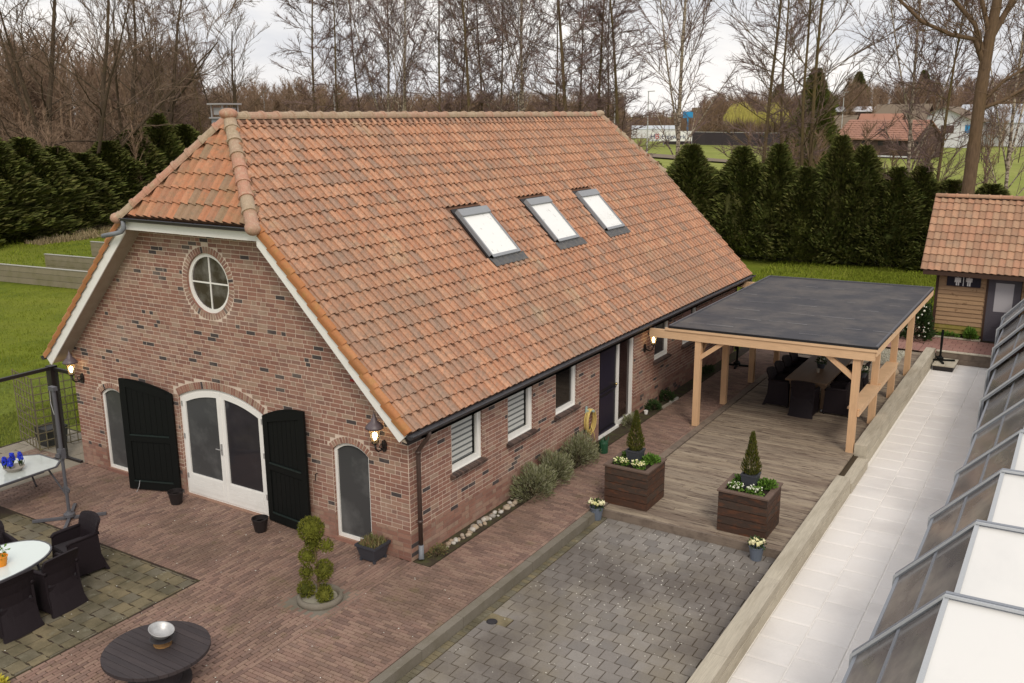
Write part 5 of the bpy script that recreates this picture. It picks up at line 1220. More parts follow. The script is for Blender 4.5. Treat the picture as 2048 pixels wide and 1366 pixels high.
lattice((-11.28, .12), (-10.18, -.12), 1.68, 6, 9); lattice((-10.16, -.12), (-9.9, 1.35), 1.68, 9, 9)
g = G(); g.lathe([(.30, 0), (.36, .42), (.34, .42), (.32, .38), (0, .38)], (-10.45, .35, 0), 4, sq=True); tag(g.build('planter_box', M_LEGO, None, (-10.45, .35, 0)), 'dark square planter box standing inside the lattice trellis', 'planter')
# timber terrace walls on the lawn
for k, (p, q, h, lbl) in enumerate([((-42.0, 10.75), (-25.6, 12.70), .80, 'longest low plank wall on the lawn, nearest the viewer'), ((-33.5, 14.75), (-24.5, 15.75), .80, 'middle low plank wall standing on the lawn'), ((-35.7, 18.7), (-27, 19.6), .80, 'farthest low plank wall peeking past the roof edge')]):
    r = thing('plank_wall', lbl, 'wall', (*q, 0), 'low plank walls on the lawn')
    for j in range(3): g = G(); g.beam((*p, .13 + j * .26), (*q, .13 + j * .26), .06, .245); g.build('plank', M_BENCHW, r)
    g = G(); g.beam((*p, .80), (*q, .80), .12, .03); g.build('cap_board', M_BENCHC, r)

# ------------------------------------------------------------------ planters, pots, small plants
def planter(x0, y0, label, w_=.86, d_=.84, h=.77, lean=0):
    r = thing('wooden_planter', label, 'planter', (x0 + w_ / 2, y0 + d_ / 2, 0), 'square wooden planters at the front of the deck')
    n = 5; bh = (h - .03) / n
    for k in range(n):
        z0 = k * bh + .005; z1 = (k + 1) * bh - .006; t = .03
        for a, b in (((x0, y0 - U(0, .003), z0), (x0 + w_, y0 + t, z1)), ((x0, y0 + d_ - t, z0), (x0 + w_, y0 + d_, z1)), ((x0 + w_ - t, y0 + t + .001, z0), (x0 + w_ + U(0, .003), y0 + d_ - t - .001, z1)), ((x0, y0 + t + .001, z0), (x0 + t, y0 + d_ - t - .001, z1))):
            g = G(); g.box(a, b); g.build('board', M_PLANT, r)
    o = .025; t = .10
    for pl in ([(x0 - o, y0 - o), (x0 + w_ + o, y0 - o), (x0 + w_ + o - t, y0 - o + t), (x0 - o + t, y0 - o + t)], [(x0 + w_ + o, y0 - o), (x0 + w_ + o, y0 + d_ + o), (x0 + w_ + o - t, y0 + d_ + o - t), (x0 + w_ + o - t, y0 - o + t)],
               [(x0 + w_ + o, y0 + d_ + o), (x0 - o, y0 + d_ + o), (x0 - o + t, y0 + d_ + o - t), (x0 + w_ + o - t, y0 + d_ + o - t)], [(x0 - o, y0 + d_ + o), (x0 - o, y0 - o), (x0 - o + t, y0 - o + t), (x0 - o + t, y0 + d_ + o - t)]):
        g = G(); g.prism(pl, h - .03, h, 'z'); g.build('rim_board', M_PLRIM, r)
    g = G(); g.box((x0 + .03, y0 + .03, h - .12), (x0 + w_ - .03, y0 + d_ - .03, h - .05)); g.build('soil', M_SOIL, r)
    return r
def cone_plant(x, y, z, label, hh=.74):
    r = thing('potted_conifer', label, 'conifer', (x, y, z), 'cone conifers in square slate pots')
    g = G(); g.lathe([(.15, 0), (.195, .24), (.205, .24), (.205, .27), (.17, .27), (.16, .22), (0, .22)], (x, y, z), 4, sq=True); g.build('pot', M_SLATE, r)
    g = G(); g.tube([(x, y, z + .2), (x, y, z + .6)], .012, 5); g.build('stem', M_BARKD, r)
    g = G()
    for k in range(2200):
        t = rnd() ** 1.25; rad = .165 * (1 - t) ** .75 * min(1, (t + .12) * 4.5) * U(.55, 1.05) * (1 + .12 * sin(7 * t + 3 * x)); a = rnd() * 6.283
        g.leaf((x + rad * cos(a), y + rad * sin(a), z + .24 + t * hh), (cos(a) * .35, sin(a) * .35, 1), U(.04, .085), .014)
    for k in range(14): g.leaf((x + U(-.015, .015), y + U(-.015, .015), z + .2 + hh), (U(-.15, .15), U(-.15, .15), 1), .12, .012)
    tag(g.build('foliage', M_CONE, r), kind='stuff')
def bedding(x, y, z, label, kind_, n=220, rad=.16):
    r = thing('bedding_plant', label, 'plant', (x, y, z))
    g = G(); g.leafball((x, y, z + .04), (rad, rad * .8, .07), n, .055, .035, 1, .1, .8); tag(g.build('leaves', M_LEAFG, r), kind='stuff')
    if kind_:
        g = G()
        for k in range(46): a = rnd() * 6.28; q = rad * sqrt(rnd()); g.blob((x + q * cos(a), y + q * .8 * sin(a), z + U(.06, .11)), U(.010, .018), 5, 4, .2)
        tag(g.build('blossom', kind_, r), kind='stuff')
for (px, py, s_) in ((1.64, 3.80, 'left'), (3.87, 3.74, 'right')):
    nb = 'planter nearest the house' if s_ == 'left' else 'planter nearest the terrace'
    planter(px, py, 'dark stained square wooden ' + nb)
    cone_plant(px + .42, py + .44, .74, 'cone-shaped conifer in a slate pot on the ' + nb)
    bedding(px + .24, py + .20, .75, 'pale flowering plant at the front left of the ' + nb, M_FLW if s_ == 'right' else M_FLY, 150, .14)
    bedding(px + .58, py + .20, .75, 'pale flowering plant at the front of the ' + nb + ', below the slate pot', M_FLW if s_ == 'right' else M_FLY, 150, .14)
    bedding(px + .68, py + .56, .77, 'bright green leafy plant on the right side of the ' + nb, None, 420, .18)
    bedding(px + .22, py + .62, .75, 'green plant at the back left of the ' + nb, None, 200, .13)
flower_bowl(1.70, 3.36, -.15, 'blue grey pot of pale yellow flowers beside the kerb end', 'plant', .125, .24, M_BLUEP, M_LEAFD, M_FLY, 140, 13, 1, 'flower_pot', 1.15, .034, .09)
flower_bowl(4.72, 3.30, -.15, 'blue grey pot of pale yellow flowers against the sleeper wall', 'plant', .125, .24, M_BLUEP, M_LEAFD, M_FLY, 140, 10, 1, 'flower_pot', 1.15, .040, .09)
# black buckets by the french doors
for k, (x, y) in enumerate(((-5.30, -.42), (-3.02, -.45))):
    r = thing('black_pot', ['round black pot on the paving in front of the left shutter', 'round black pot on the paving at the foot of the right shutter'][k], 'pot', (x, y, 0), 'round black pots by the french doors')
    g = G(); g.lathe([(.10, 0), (.14, .22), (.15, .225), (.15, .25), (.135, .25), (.13, .20), (0, .18)], (x, y, 0), 20); g.build('pot', M_BLACKM, r); g = G()
    g.lathe([(.128, .19), (0, .19)], (x, y, 0), 16); g.build('soil', M_SOIL, r)
r = thing('slate_trough', 'slate blue square planter with heather at the foot of the near gable corner', 'planter', (-.62, -.22, 0))
g = G(); g.lathe([(.20, .03), (.275, .26), (.30, .26), (.30, .30), (.26, .30), (.25, .25), (0, .25)], (-.62, -.24, 0), 4, sq=True); g.v = [(x * 1.0, y, z) for x, y, z in g.v]
for sx in (-1, 1):
    for sy in (-1, 1): g.box((-.62 + sx * .14 - .02, -.24 + sy * .14 - .02, 0), (-.62 + sx * .14 + .02, -.24 + sy * .14 + .02, .05))
g.build('pot', M_SLATE, r); g = G()
for k in range(420): x, y = -.62 + U(-.18, .18), -.24 + U(-.18, .18); g.leaf((x, y, .26), (U(-.5, .5), U(-.5, .5), 1), U(.06, .16), .018)
tag(g.build('heather', M_HEATH, r), kind='stuff')
# topiary with seven balls in a concrete ring
r = thing('cloud_topiary', 'cloud pruned conifer of clipped balls in a round concrete ring', 'topiary', (-.47, -1.68, 0))
g = G(); g.lathe([(.345, -.02), (.352, .04), (.33, .085), (.29, .085), (.265, .04), (.265, -.02)], (-.46, -1.68, 0), 40); g.build('concrete_ring', M_KERB, r, smooth=True)
g = G(); g.box((-.96, -2.18, -.06), (.04, -1.18, -.004)); g.build('slab', M_KERB, r)
g = G(); g.lathe([(.27, .03), (0, .04)], (-.46, -1.68, 0), 20); g.build('gravel', M_GRAVEL, r)
balls = [(-.56, -1.68, 1.12, .192), (-.57, -1.64, .88, .11), (-.28, -1.66, .92, .088), (-.65, -1.70, .67, .122), (-.36, -1.66, .52, .132), (-.71, -1.68, .38, .094), (-.42, -1.62, .36, .075), (-.66, -1.76, .15, .120), (-.30, -1.74, .14, .115), (-.46, -1.58, .10, .085)]
g = G(); g.tube([(-.47, -1.68, 0), (-.49, -1.67, .3), (-.46, -1.69, .55), (-.52, -1.67, .8), (-.57, -1.68, 1.05)], [.022, .02, .016, .013, .01], 6)
for x, y, z, q in balls[2:8]: g.tube([(-.48, -1.68, max(.05, z - .14)), (x, y, z)], [.010, .007], 5)
g.build('stem', M_BARKG, r)
for i, (x, y, z, q) in enumerate(balls):
    g = G(); g.blob((x, y, z), q * .74, 10, 8, .08); g.leafball((x, y, z), q * .92, int(620 * (q / .12) ** 2), .05, .013, 1, .80, .3); g.build('foliage_ball', M_TOPI, r)
# hose, can, shrubs along the wall
r = thing('garden_hose', 'coiled yellow hose hanging on the side wall beside the black door', 'hose', (.1, 6.28, .9))
g = G(); pts = []
for k in range(9):
    yc, ry, rz = 6.28 + U(-.02, .02), U(.13, .20), U(.25, .33); xo = .03 + k * .011
    p = [(xo + .01 * sin(a * pi / 10), yc + ry * sin(a * pi / 10), .90 + U(-.01, .01) - rz + rz * cos(a * pi / 10)) for a in range(21)]
    g.tube(p, .009, 6, False)
g.tube([(.06, 6.34, .5), (.10, 6.42, .3), (.12, 6.45, .06)], .009, 6); tag(g.build('coil', M_HOSE, r, smooth=True), kind='stuff')
g = G(); g.box((.012, 6.18, .84), (.08, 6.38, .89)); g.box((.012, 6.15, .82), (.03, 6.22, .98)); g.tube([(.03, 6.28, .86), (.16, 6.28, .87)], .03, 8); g.build('hanger', M_TEALP, r)
r = thing('watering_can', 'dark green watering can on the path beside the shrubs', 'watering can', (.44, 6.20, 0))
g = G(); g.lathe([(.0, 0), (.10, 0), (.105, .22), (.09, .26), (.06, .27), (.055, .26), (.0, .2)], (.44, 6.20, 0), 16); g.build('body', M_GREENP, r); g = G(); g.tube([(.44, 6.29, .06), (.44, 6.38, .16), (.44, 6.46, .28)], [.022, .016, .014], 7); g.build('spout', M_GREENP, r)
g = G(); g.tube([(.44, 6.26, .25), (.44, 6.22, .35), (.44, 6.12, .33), (.44, 6.09, .2), (.44, 6.10, .08)], .012, 6); g.build('handle', M_GREENP, r)
def shrub(x, y, rx, ry, h, n, label, m_=None, name='lavender_shrub', L=.09, wd=.012, group='grey green shrubs along the long wall'):
    r = thing(name, label, 'shrub', (x, y, 0), group)
    g = G()
    for k in range(9): a = rnd() * 6.28; g.tube([(x, y, 0), (x + rx * .5 * cos(a), y + ry * .5 * sin(a), h * .5), (x + rx * .8 * cos(a), y + ry * .8 * sin(a), h * .85)], [.01, .007, .003], 4)
    g.build('stems', M_BARKD, r); g.r and None
    g = G()
    for k in range(n):
        d = Vector((random.gauss(0, 1), random.gauss(0, 1), abs(random.gauss(0, 1)))).normalized(); q = (.45 + .55 * rnd() ** .5) * (1 + .22 * noise.noise(Vector((d.x * 2.4 + x, d.y * 2.4 + y, d.z * 2.4))) * 2)
        g.leaf((x + d.x * rx * q, y + d.y * ry * q, .04 + d.z * h * q), (d.x + U(-.4, .4), d.y + U(-.4, .4), d.z + U(0, .8)), L * U(.6, 1.3), wd * U(.8, 1.8))
    tag(g.build('foliage', m_ or M_LAV, r), kind='stuff')
shrub(.32, 3.42, .36, .50, .50, 3400, 'rounded grey green shrub nearest the cobbles along the wall')
shrub(.30, 4.22, .35, .48, .52, 3400, 'middle grey green shrub of the three along the long wall')
shrub(.28, 5.35, .34, .62, .52, 3600, 'grey green shrub under the hose next to the green watering can')
shrub(-2.44, -5.60, .18, .16, .10, 420, 'yellow leaved plant cut by the bottom left corner of the photo', pmat('yellow_leaves', [(.55, .45, .05), (.40, .38, .05)], .8), 'yellow_plant', .08, .03, None)
shrub(.17, 8.20, .15, .30, .17, 500, 'low grey plant at the foot of the side light', name='low_plant', group='low plants by the long wall')
shrub(.20, 9.50, .16, .22, .20, 500, 'low dark green plant below the side wall lantern', M_LEAFD, 'low_plant', .07, .02, 'low plants by the long wall')
shrub(.20, 10.35, .18, .24, .24, 500, 'bushy dark green plant beyond the wall lantern', M_LEAFD, 'low_plant', .07, .02, 'low plants by the long wall')
shrub(.18, 13.3, .16, .5, .16, 500, 'ground plant by the wall seen between the pergola posts', M_LEAFD, 'low_plant', .07, .02, 'low plants by the long wall')
shrub(.22, .42, .13, .20, .10, 320, 'small mossy plant at the foot of the brown downpipe', M_HEATH, 'low_plant', .05, .012, 'low plants by the long wall')
g = G(); g.lathe([(.04, 0), (.055, .09), (0, .085)], (.16, 9.12, 0), 10); tag(g.build('white_cup', M_WHITE, None, (.16, 9.12, 0)), 'small white pot on the ground below the side wall lantern', 'pot')
sheet('planting_bed', [(.005, 0), (.35, 0), (.35, 16), (.005, 16)], .004, pmat('wall_bed', [(.055, .042, .028)], 1, (6, .45, .7, (.09, .10, .03), .6)))
r = thing('cobble_strip', None, None); tag(r, kind='structure'); items = []
cob = []
for k in range(4): g = G(); g.blob((0, 0, 0), (1, .75, .6), 9, 6, .16); cob.append(g)
for k in range(46):
    y = .62 + k * .052 + U(-.02, .02); x = .19 + U(-.07, .07); q = U(.028, .062) if rnd() < .8 else U(.06, .08); a = rnd() * 6.28
    items.append((k % 4, MX(np.array([cos(a), sin(a), 0]) * q, np.array([-sin(a), cos(a), 0]) * q, Z3 * q, (x, y, q * .42))))
pieces(r, 'cobble', cob, items, M_STONE, 60, smooth=True)
g = G()
for y0_ in (9.75, 10.9): g.beam((.32, y0_, .03), (.36, y0_ + .9, .03), .05, .06)
g2 = G(); r = thing('stone_edging', 'short pale stone edging beside the plants by the side wall', 'edging', (.34, 10.2, 0))
for y0_ in (9.75, 10.25): g = G(); g.beam((.33, y0_, .02), (.36, y0_ + .46, .02), .05, .06); g.build('edging_stone', M_STONE, r)
# gravel, boulders behind the pergola
sheet('gravel_patch', [(1.8, 16.9), (4.6, 16.9), (4.6, 18.8), (1.8, 18.8)], .012, M_GRAVEL)
g = G()
for k in range(2600): x, y = U(1.8, 4.6), U(16.9, 18.8); q = U(.012, .03); g.blob((x, y, .015), q, 4, 3, .2)
tag(g.build('gravel', M_GRAVEL), kind='stuff')
for k, (x, y, z, q, lb) in enumerate(((4.72, 15.6, .14, .15, 'lower grey boulder beside the last right pergola post'), (4.74, 15.62, .40, .13, 'top grey boulder stacked by the last right pergola post'), (4.68, 15.05, .13, .15, 'pale square boulder nearest the viewer by the pergola posts'))):
    g = G(); g.blob((x, y, z), (q, q * .9, q * .95), 12, 9, .14); tag(g.build('boulder', M_STONE, None, (x, y, z), smooth=True), lb, 'boulder', 'grey boulders by the pergola')
shrub(4.55, 20.75, .45, .42, 1.35, 3200, 'dark evergreen shrub with white flowers beside the toilet hut', M_LEAFD, 'flowering_shrub', .10, .04, None)
r_ = [o for o in COL.objects if o.name.startswith('flowering_shrub')][0]
g = G()
for k in range(90): a = rnd() * 6.28; zz = U(.15, 1.2); q = .44 * sqrt(max(.05, 1 - (zz / 1.5) ** 2)) * U(.85, 1.05); g.blob((4.55 + q * cos(a), 20.75 + q * sin(a), zz), U(.018, .035), 5, 4, .2)
tag(g.build('blossom', M_FLW, r_), kind='stuff')
shrub(6.05, 21.47, .16, .10, .32, 420, 'leafy green plant at the foot of the hut wall', M_LEAFG, 'hut_plant', .12, .04, None)
shrub(5.45, 21.48, .35, .08, .13, 320, 'low green weeds along the hut wall below the sign', M_LEAFG, 'hut_plant', .07, .03, None)

# ------------------------------------------------------------------ grass blades
def blades(name, rects, n, hgt, wd, mat, pick=None):
    g = G()
    for k in range(n):
        a, b, c, d = random.choice(rects); x, y = U(a, c), U(b, d)
        if noise.noise(Vector((x * .8, y * .8, 0))) < -.15 and rnd() < .5: continue
        q = U(.5, 1.3) * (1 + .8 * noise.noise(Vector((x * 1.3, y * 1.3, 5)))); a_ = rnd() * 6.28; L = hgt * q; dx, dy = cos(a_) * wd, sin(a_) * wd
        g.v += [(x - dx, y - dy, -.02), (x + dx, y + dy, -.02), (x + U(-.6, .6) * L, y + U(-.6, .6) * L, L)]; m = len(g.v); g.f.append((m - 3, m - 2, m - 1)); g.r.append(rnd())
    tag(g.build(name, mat), kind='stuff')
blades('lawn_grass', [(-20, 1.3, -11, 14), (-30, 2, -18, 20), (-13.5, -3, -11.3, 3)], 42000, .055, .012, M_BLADE)
blades('far_lawn_grass', [(-4, 25, 5, 35), (-50, 14, -25, 32), (0, 24.4, 4.6, 34)], 36000, .09, .03, M_BLADE)
blades('dry_hedge_litter', [(-44, 20, -42.5, 30), (-50, 24, -44, 31)], 5000, .25, .05, M_DRYG)

# ------------------------------------------------------------------ conifers
def conifer_proto(seed, H_=5.6, R0=1.25, n=11000, tip=1):
    random.seed(seed); g = G(); tops = [(0, 0, 1.0)] + [(U(-.6, .6), U(-.6, .6), U(.72, .93)) for _ in range(tip)]
    for k in range(n):
        tx, ty, th = random.choice(tops) if rnd() < .45 else tops[0]
        t = rnd() ** .85; z = t * H_ * th
        rad = R0 * (1 - t ** 1.5) ** .95 * min(1, .84 + t * 1.6) * (1 if th == 1 else .7)
        a = rnd() * 6.283; lump = 1 + .34 * noise.noise(Vector((cos(a) * 1.9 + seed, sin(a) * 1.9, z * 1.1))) * 1.9 + .22 * noise.noise(Vector((cos(a) * 5 + seed, sin(a) * 5, z * 3)))
        q = rad * lump * (.72 + .33 * rnd() ** .7)
        x, y = tx * t + q * cos(a), ty * t + q * sin(a)
        L = U(.16, .34); d = Vector((cos(a) * .8, sin(a) * .8, U(.2, 1.2)))
        g.leaf((x, y, z + .1), d, L, U(.05, .12))
    return g
con_meshes = []
for i, (s_, tp_) in enumerate(((11, 1), (12, 2), (13, 0), (14, 2))):
    g = conifer_proto(s_, tip=tp_); o = g.build('foliage', M_THUJA, None, (0, 0, 0)); con_meshes.append(o.data); bpy.data.objects.remove(o)
g = G(); g.tube([(0, 0, -.1), (0, 0, 3), (0, 0, 5)], [.16, .09, .03], 6); o = g.build('trunk', M_BARKD, None); tr_me = o.data; bpy.data.objects.remove(o)
# a rough inner body keeps the crowns closed
g = G()
random.seed(5)
g.blob((0, 0, 1.8), (.72, .72, 1.8), 10, 8, .2); g.blob((0, 0, 3.0), (.36, .36, 1.4), 8, 7, .2); o = g.build('inner_foliage', M_THUJA, None); in_me = o.data; bpy.data.objects.remove(o)
random.seed(21)
def conifer(x, y, h, wd, label, group, k):
    r = thing('conifer', label, 'conifer', (x, y, 0), group)
    for nm, me in (('trunk', tr_me), ('inner_foliage', in_me), ('foliage', con_meshes[k % 4])):
        o = bpy.data.objects.new(nm, me); COL.objects.link(o); o.parent = r
        if nm != 'trunk': o['kind'] = 'stuff'
    r.scale = (wd / .86, wd / .86, h / 5.7); r.rotation_euler = (0, 0, U(0, 6.28)); return r
HG = 'dark conifers of the hedge behind the lawn'
spec_ = [(-13.0, 4.9, 1.4, 'behind the far verge of the farmhouse roof'), (-10.9, 4.6, 1.35, 'hedge conifer directly beside the birch trunk'), (-8.8, 5.5, 1.5, 'first pointed hedge conifer right of the birch'), (-6.35, 5.4, 1.45, 'second pointed hedge conifer right of the birch'), (-4.5, 5.55, 1.25, 'slim pointed conifer near the middle of the hedge'), (-3.1, 4.5, 1.3, 'lowest conifer in the middle of the hedge'), (-1.65, 5.95, 1.2, 'tallest conifer of the hedge'), (-.6, 5.5, 1.3, 'tall conifer just right of the tallest one'), (1.0, 4.55, 1.25, 'lower conifer left of the toilet hut'), (2.0, 4.65, 1.2, 'conifer beside the toilet hut roof edge'), (3.3, 4.0, 1.4, 'hedge conifer mostly behind the toilet hut roof'), (5.0, 3.9, 1.4, 'hedge conifer behind the hut ridge'), (7.2, 3.8, 1.5, 'hedge conifer at the right photo edge behind the hut')]
for k, (x, h, wd, lb) in enumerate(spec_): conifer(x, 36.2 + U(-.3, .3) + x * .12, h, wd, lb if 'conifer' in lb else 'hedge conifer ' + lb, HG, k)
HL2 = 'dark conifers of the tall hedge at the left'
sl = [(-46.6, 17.8, 5.9, 2.4, 'hedge conifer cut by the left photo edge'), (-47.2, 20.4, 5.9, 2.4, 'second hedge conifer from the left edge'), (-48.0, 23.0, 5.8, 2.3, 'third hedge conifer from the left, bushy and mossy green'), (-48.8, 25.6, 5.2, 2.2, 'lower hedge conifer below the twin white lamp posts'), (-49.6, 28.0, 4.7, 2.3, 'lowest brownish conifer in the dip of the left hedge'), (-50.4, 30.6, 5.4, 2.3, 'hedge conifer right of the dip in the left hedge'), (-51.3, 33.4, 6.1, 2.2, 'hedge conifer left of the hip tiles'), (-52.2, 36.4, 7.2, 1.9, 'pointed conifer close to the chimney'), (-53.0, 39.4, 6.4, 2.2, 'conifer half behind the roof hip')]
for k, (x, y, h, wd, lb) in enumerate(sl): conifer(x, y, h, wd, lb, HL2, k + 1)

# ------------------------------------------------------------------ bare trees
def tree_proto(kind, seed):
    random.seed(seed)
    C_ = dict(
        alder=dict(H=19, r=.125, lean=.03, nl=50, t0=.16, ang=(80, 60), len=(.22, .13), nb=13, nt=9, wob=.30, up=.05, tw=.45, droop=.0),
        birch=dict(H=19, r=.135, lean=.05, nl=24, t0=.16, ang=(42, 32), len=(.38, .16), nb=16, nt=8, wob=.12, up=.05, tw=.55, droop=-.10),
        oak=dict(H=17, r=.25, lean=.06, nl=18, t0=.2, ang=(52, 30), len=(.50, .28), nb=15, nt=7, wob=.42, up=.03, tw=.5, droop=.0),
        ash=dict(H=18, r=.125, lean=.02, nl=26, t0=.15, ang=(52, 38), len=(.40, .2), nb=12, nt=7, wob=.16, up=.05, tw=.5, droop=.0))[kind]
    T = G(); K = G(); H_ = C_['H']
    def seg(g, p, d, L, r0, r1, n, sides, wob, up_):
        pts = [p.copy()]; rad = [r0]; dirs = [d.copy()]
        for i in range(n):
            d = (d + Vector((U(-1, 1), U(-1, 1), U(-1, 1))) * wob + Vector((0, 0, up_))).normalized(); p = p + d * (L / n)
            pts.append(p.copy()); rad.append(r0 + (r1 - r0) * (i + 1) / n); dirs.append(d.copy())
        g.tube(pts, rad, sides, False); return pts, rad, dirs
    if kind == 'oak': stems = [(Vector((0, 0, -.2)), Vector((.03, 0, 1)), H_, C_['r'])] + [(Vector((0, 0, 1.6)), Vector((U(-.6, .6), U(-.6, .6), 1)).normalized(), H_ * .8, C_['r'] * .6) for _ in range(2)]
    elif kind == 'birch': stems = [(Vector((0, 0, -.2)), Vector((0, 0, 1)), H_, C_['r']), (Vector((0, 0, 6.5)), Vector((.22, .1, 1)).normalized(), H_ * .6, C_['r'] * .5), (Vector((0, 0, 5.2)), Vector((-.28, -.1, 1)).normalized(), H_ * .6, C_['r'] * .42)]
    elif kind == 'ash': stems = [(Vector((0, 0, -.2)), Vector((0, 0, 1)), H_, C_['r']), (Vector((.14, 0, .6)), Vector((.07, .02, 1)).normalized(), H_ * .95, C_['r'] * .75)]
    else: stems = [(Vector((0, 0, -.2)), Vector((C_['lean'], 0, 1)).normalized(), H_, C_['r'])]
    for (p0, d0, L0, rr) in stems:
        n = 11; pts, rad, dirs = seg(T, p0, d0, L0, rr, rr * .22, n, 8, .035 if kind != 'oak' else .10, .01)
        nl = C_['nl'] if rr == C_['r'] else C_['nl'] // 2
        for k in range(nl):
            t = C_['t0'] + (1 - C_['t0']) * ((k + rnd()) / nl); f = t * n; i = min(n - 1, int(f)); p = pts[i].lerp(pts[i + 1], f - i); r_ = (rad[i] * .42 + .006) * U(.5, 1) * (.62 if kind == 'alder' else .85)
            az = k * 2.4 + U(-.5, .5); ang = radians(C_['ang'][0] + (C_['ang'][1] - C_['ang'][0]) * t + U(-12, 12))
            dd = Vector((cos(az) * sin(ang), sin(az) * sin(ang), cos(ang))); L = H_ * (C_['len'][0] + (C_['len'][1] - C_['len'][0]) * t) * U(.6, 1.15)
            if t < .3: L *= .8
            bp, br, bd = seg(T, p, dd, L, r_, .012, 6, 5, C_['wob'], C_['up'])
            for q in range(C_['nb']):
                u_ = .18 + .82 * (q + rnd()) / C_['nb']; f2 = u_ * 6; j = min(5, int(f2)); p2 = bp[j].lerp(bp[j + 1], f2 - j)
                d2 = (bd[j] + Vector((U(-1, 1), U(-1, 1), U(-.7, 1))) * .75).normalized(); L2 = L * .38 * (1.15 - u_) + .35
                cp, cr_, cdd = seg(K, p2, d2, L2, .017, .010, 3, 3, .22, .03 + C_['droop'])
                for m in range(C_['nt']):
                    f3 = rnd() * 3; jj = min(2, int(f3)); p3 = cp[jj].lerp(cp[jj + 1], f3 - jj); d3 = (cdd[jj] + Vector((U(-1, 1), U(-1, 1), U(-.8, .9))) * .8 + Vector((0, 0, C_['droop'] * 3))).normalized()
                    e = p3 + d3 * C_['tw'] * U(.5, 1.3); sdv = d3.orthogonal().normalized() * .0105
                    K.add([p3 + sdv, p3 - sdv, p3 + d3.cross(sdv), e], [(0, 1, 3), (1, 2, 3), (2, 0, 3)])
    return T, K
PR = {}
for kd, seeds in (('alder', (1, 2, 3)), ('birch', (4, 5)), ('oak', (6, 7)), ('ash', (8,))):
    for i, sd_ in enumerate(seeds):
        T, K = tree_proto(kd, sd_)
        a = T.build('trunk', {'alder': M_BARKG, 'birch': M_BIRCH, 'oak': M_BARKD, 'ash': M_BARKG}[kd], None); b = K.build('crown', M_TWIGP if kd in ('alder', 'birch') else M_TWIG, None)
        PR[kd, i] = (a.data, b.data); bpy.data.objects.remove(a); bpy.data.objects.remove(b)
random.seed(77)
def tree(kd, i, x, y, s_, label, group, rot=None, tilt=0, sx=1):
    r = thing(kd + '_tree', label, 'tree', (x, y, 0), group)
    for nm, me in zip(('trunk', 'crown'), PR[kd, i]):
        o = bpy.data.objects.new(nm, me); COL.objects.link(o); o.parent = r
        if nm == 'crown': o['kind'] = 'stuff'
    r.scale = (s_ * sx, s_ * sx, s_); r.rotation_euler = (radians(tilt), 0, U(0, 6.28) if rot is None else rot); return r
GT = 'bare trees in a row behind the farmhouse'
TL = [('oak', 0, -44.8, 22.4, 1.05, 'dark bare oak nearest the left photo edge'), ('oak', 1, -42.9, 24.0, 1.0, 'dark bare oak with long low limbs left of the hip'), ('oak', 1, -51.9, 33.2, 1.05, 'bare tree with thin upright stems left of centre in the left wood'),
      ('oak', 0, -46.5, 32.6, 1.0, 'bare spreading tree above the roof hip'), ('alder', 0, -54.7, 38.8, .95, 'slim straight tree rising behind the left hedge'), ('alder', 1, -52.9, 41.5, .95, 'slim tree directly above the chimney'), ('oak', 0, -47.6, 39.5, .82, 'low bare tree right above the chimney'),
      ('alder', 2, -39.4, 39.9, 1.0, 'tall alder with reddish twigs rising right of the chimney'), ('alder', 0, -36.7, 39.6, .92, 'alder with a forked top behind the ridge, second from the chimney'), ('alder', 1, -38.0, 43.8, .9, 'leaning slim alder behind the ridge'),
      ('birch', 0, -35.7, 43.1, .95, 'birch with many upright branches behind the ridge'), ('birch', 1, -33.4, 42.4, .95, 'second birch with bushy upright branches behind the ridge'), ('alder', 0, -30.1, 42.4, 1.0, 'mossy alder above the middle of the ridge'), ('alder', 1, -31.6, 46.3, .9, 'thin curved alder above the middle of the ridge'),
      ('alder', 2, -27.3, 41.9, 1.1, 'thick leaning alder above the ridge'), ('alder', 0, -28.8, 45.8, .95, 'straight alder right of the thick leaning one'), ('birch', 0, -26.9, 44.6, .9, 'birch with pale lower trunk above the ridge'), ('birch', 1, -24.2, 43.9, 1.0, 'leaning pale birch right of the ridge middle'),
      ('alder', 1, -23.4, 46.7, .85, 'thin alder between the birch and the thick straight trunk'), ('alder', 2, -19.7, 41.9, 1.2, 'thick straight dark alder near the far end of the ridge'), ('alder', 0, -21.7, 47.6, .9, 'slim alder just right of the thick straight trunk'), ('alder', 1, -19.1, 44.4, 1.0, 'curving alder above the far ridge end'), ('alder', 0, -21.0, 50.2, .8, 'thin alder behind the far ridge end'), ('alder', 2, -16.8, 43.3, 1.05, 'dark alder just past the far ridge end'),
      ('birch', 0, -12.8, 42.9, 1.1, 'large white birch standing free right of the roof'), ('alder', 1, -6.4, 38.8, 1.0, 'slender tall alder behind the middle of the hedge'), ('alder', 0, -7.4, 46.8, .95, 'second slender alder right of the yellow willow'), ('ash', 0, -3.6, 38.2, 1.05, 'two-stemmed mossy tree behind the hedge'),
      ('birch', 1, 1.2, 38.5, .85, 'bushy birch left of the big brown trunk'), ('alder', 2, 2.7, 37.2, .8, 'leaning bare tree just left of the big brown trunk'), ('birch', 0, 5.4, 38.9, .8, 'birch at the right photo edge behind the hut')]
for t_ in TL:
    f_ = 1.17 if t_[2] < -41 else 1.0
    tree(t_[0], t_[1], 8.75 + (t_[2] - 8.75) * f_, -10.96 + (t_[3] + 10.96) * f_, t_[4] * (1.05 if f_ > 1 else 1), t_[5], GT, None, 2.5 if 'leaning' in t_[5] else 0)
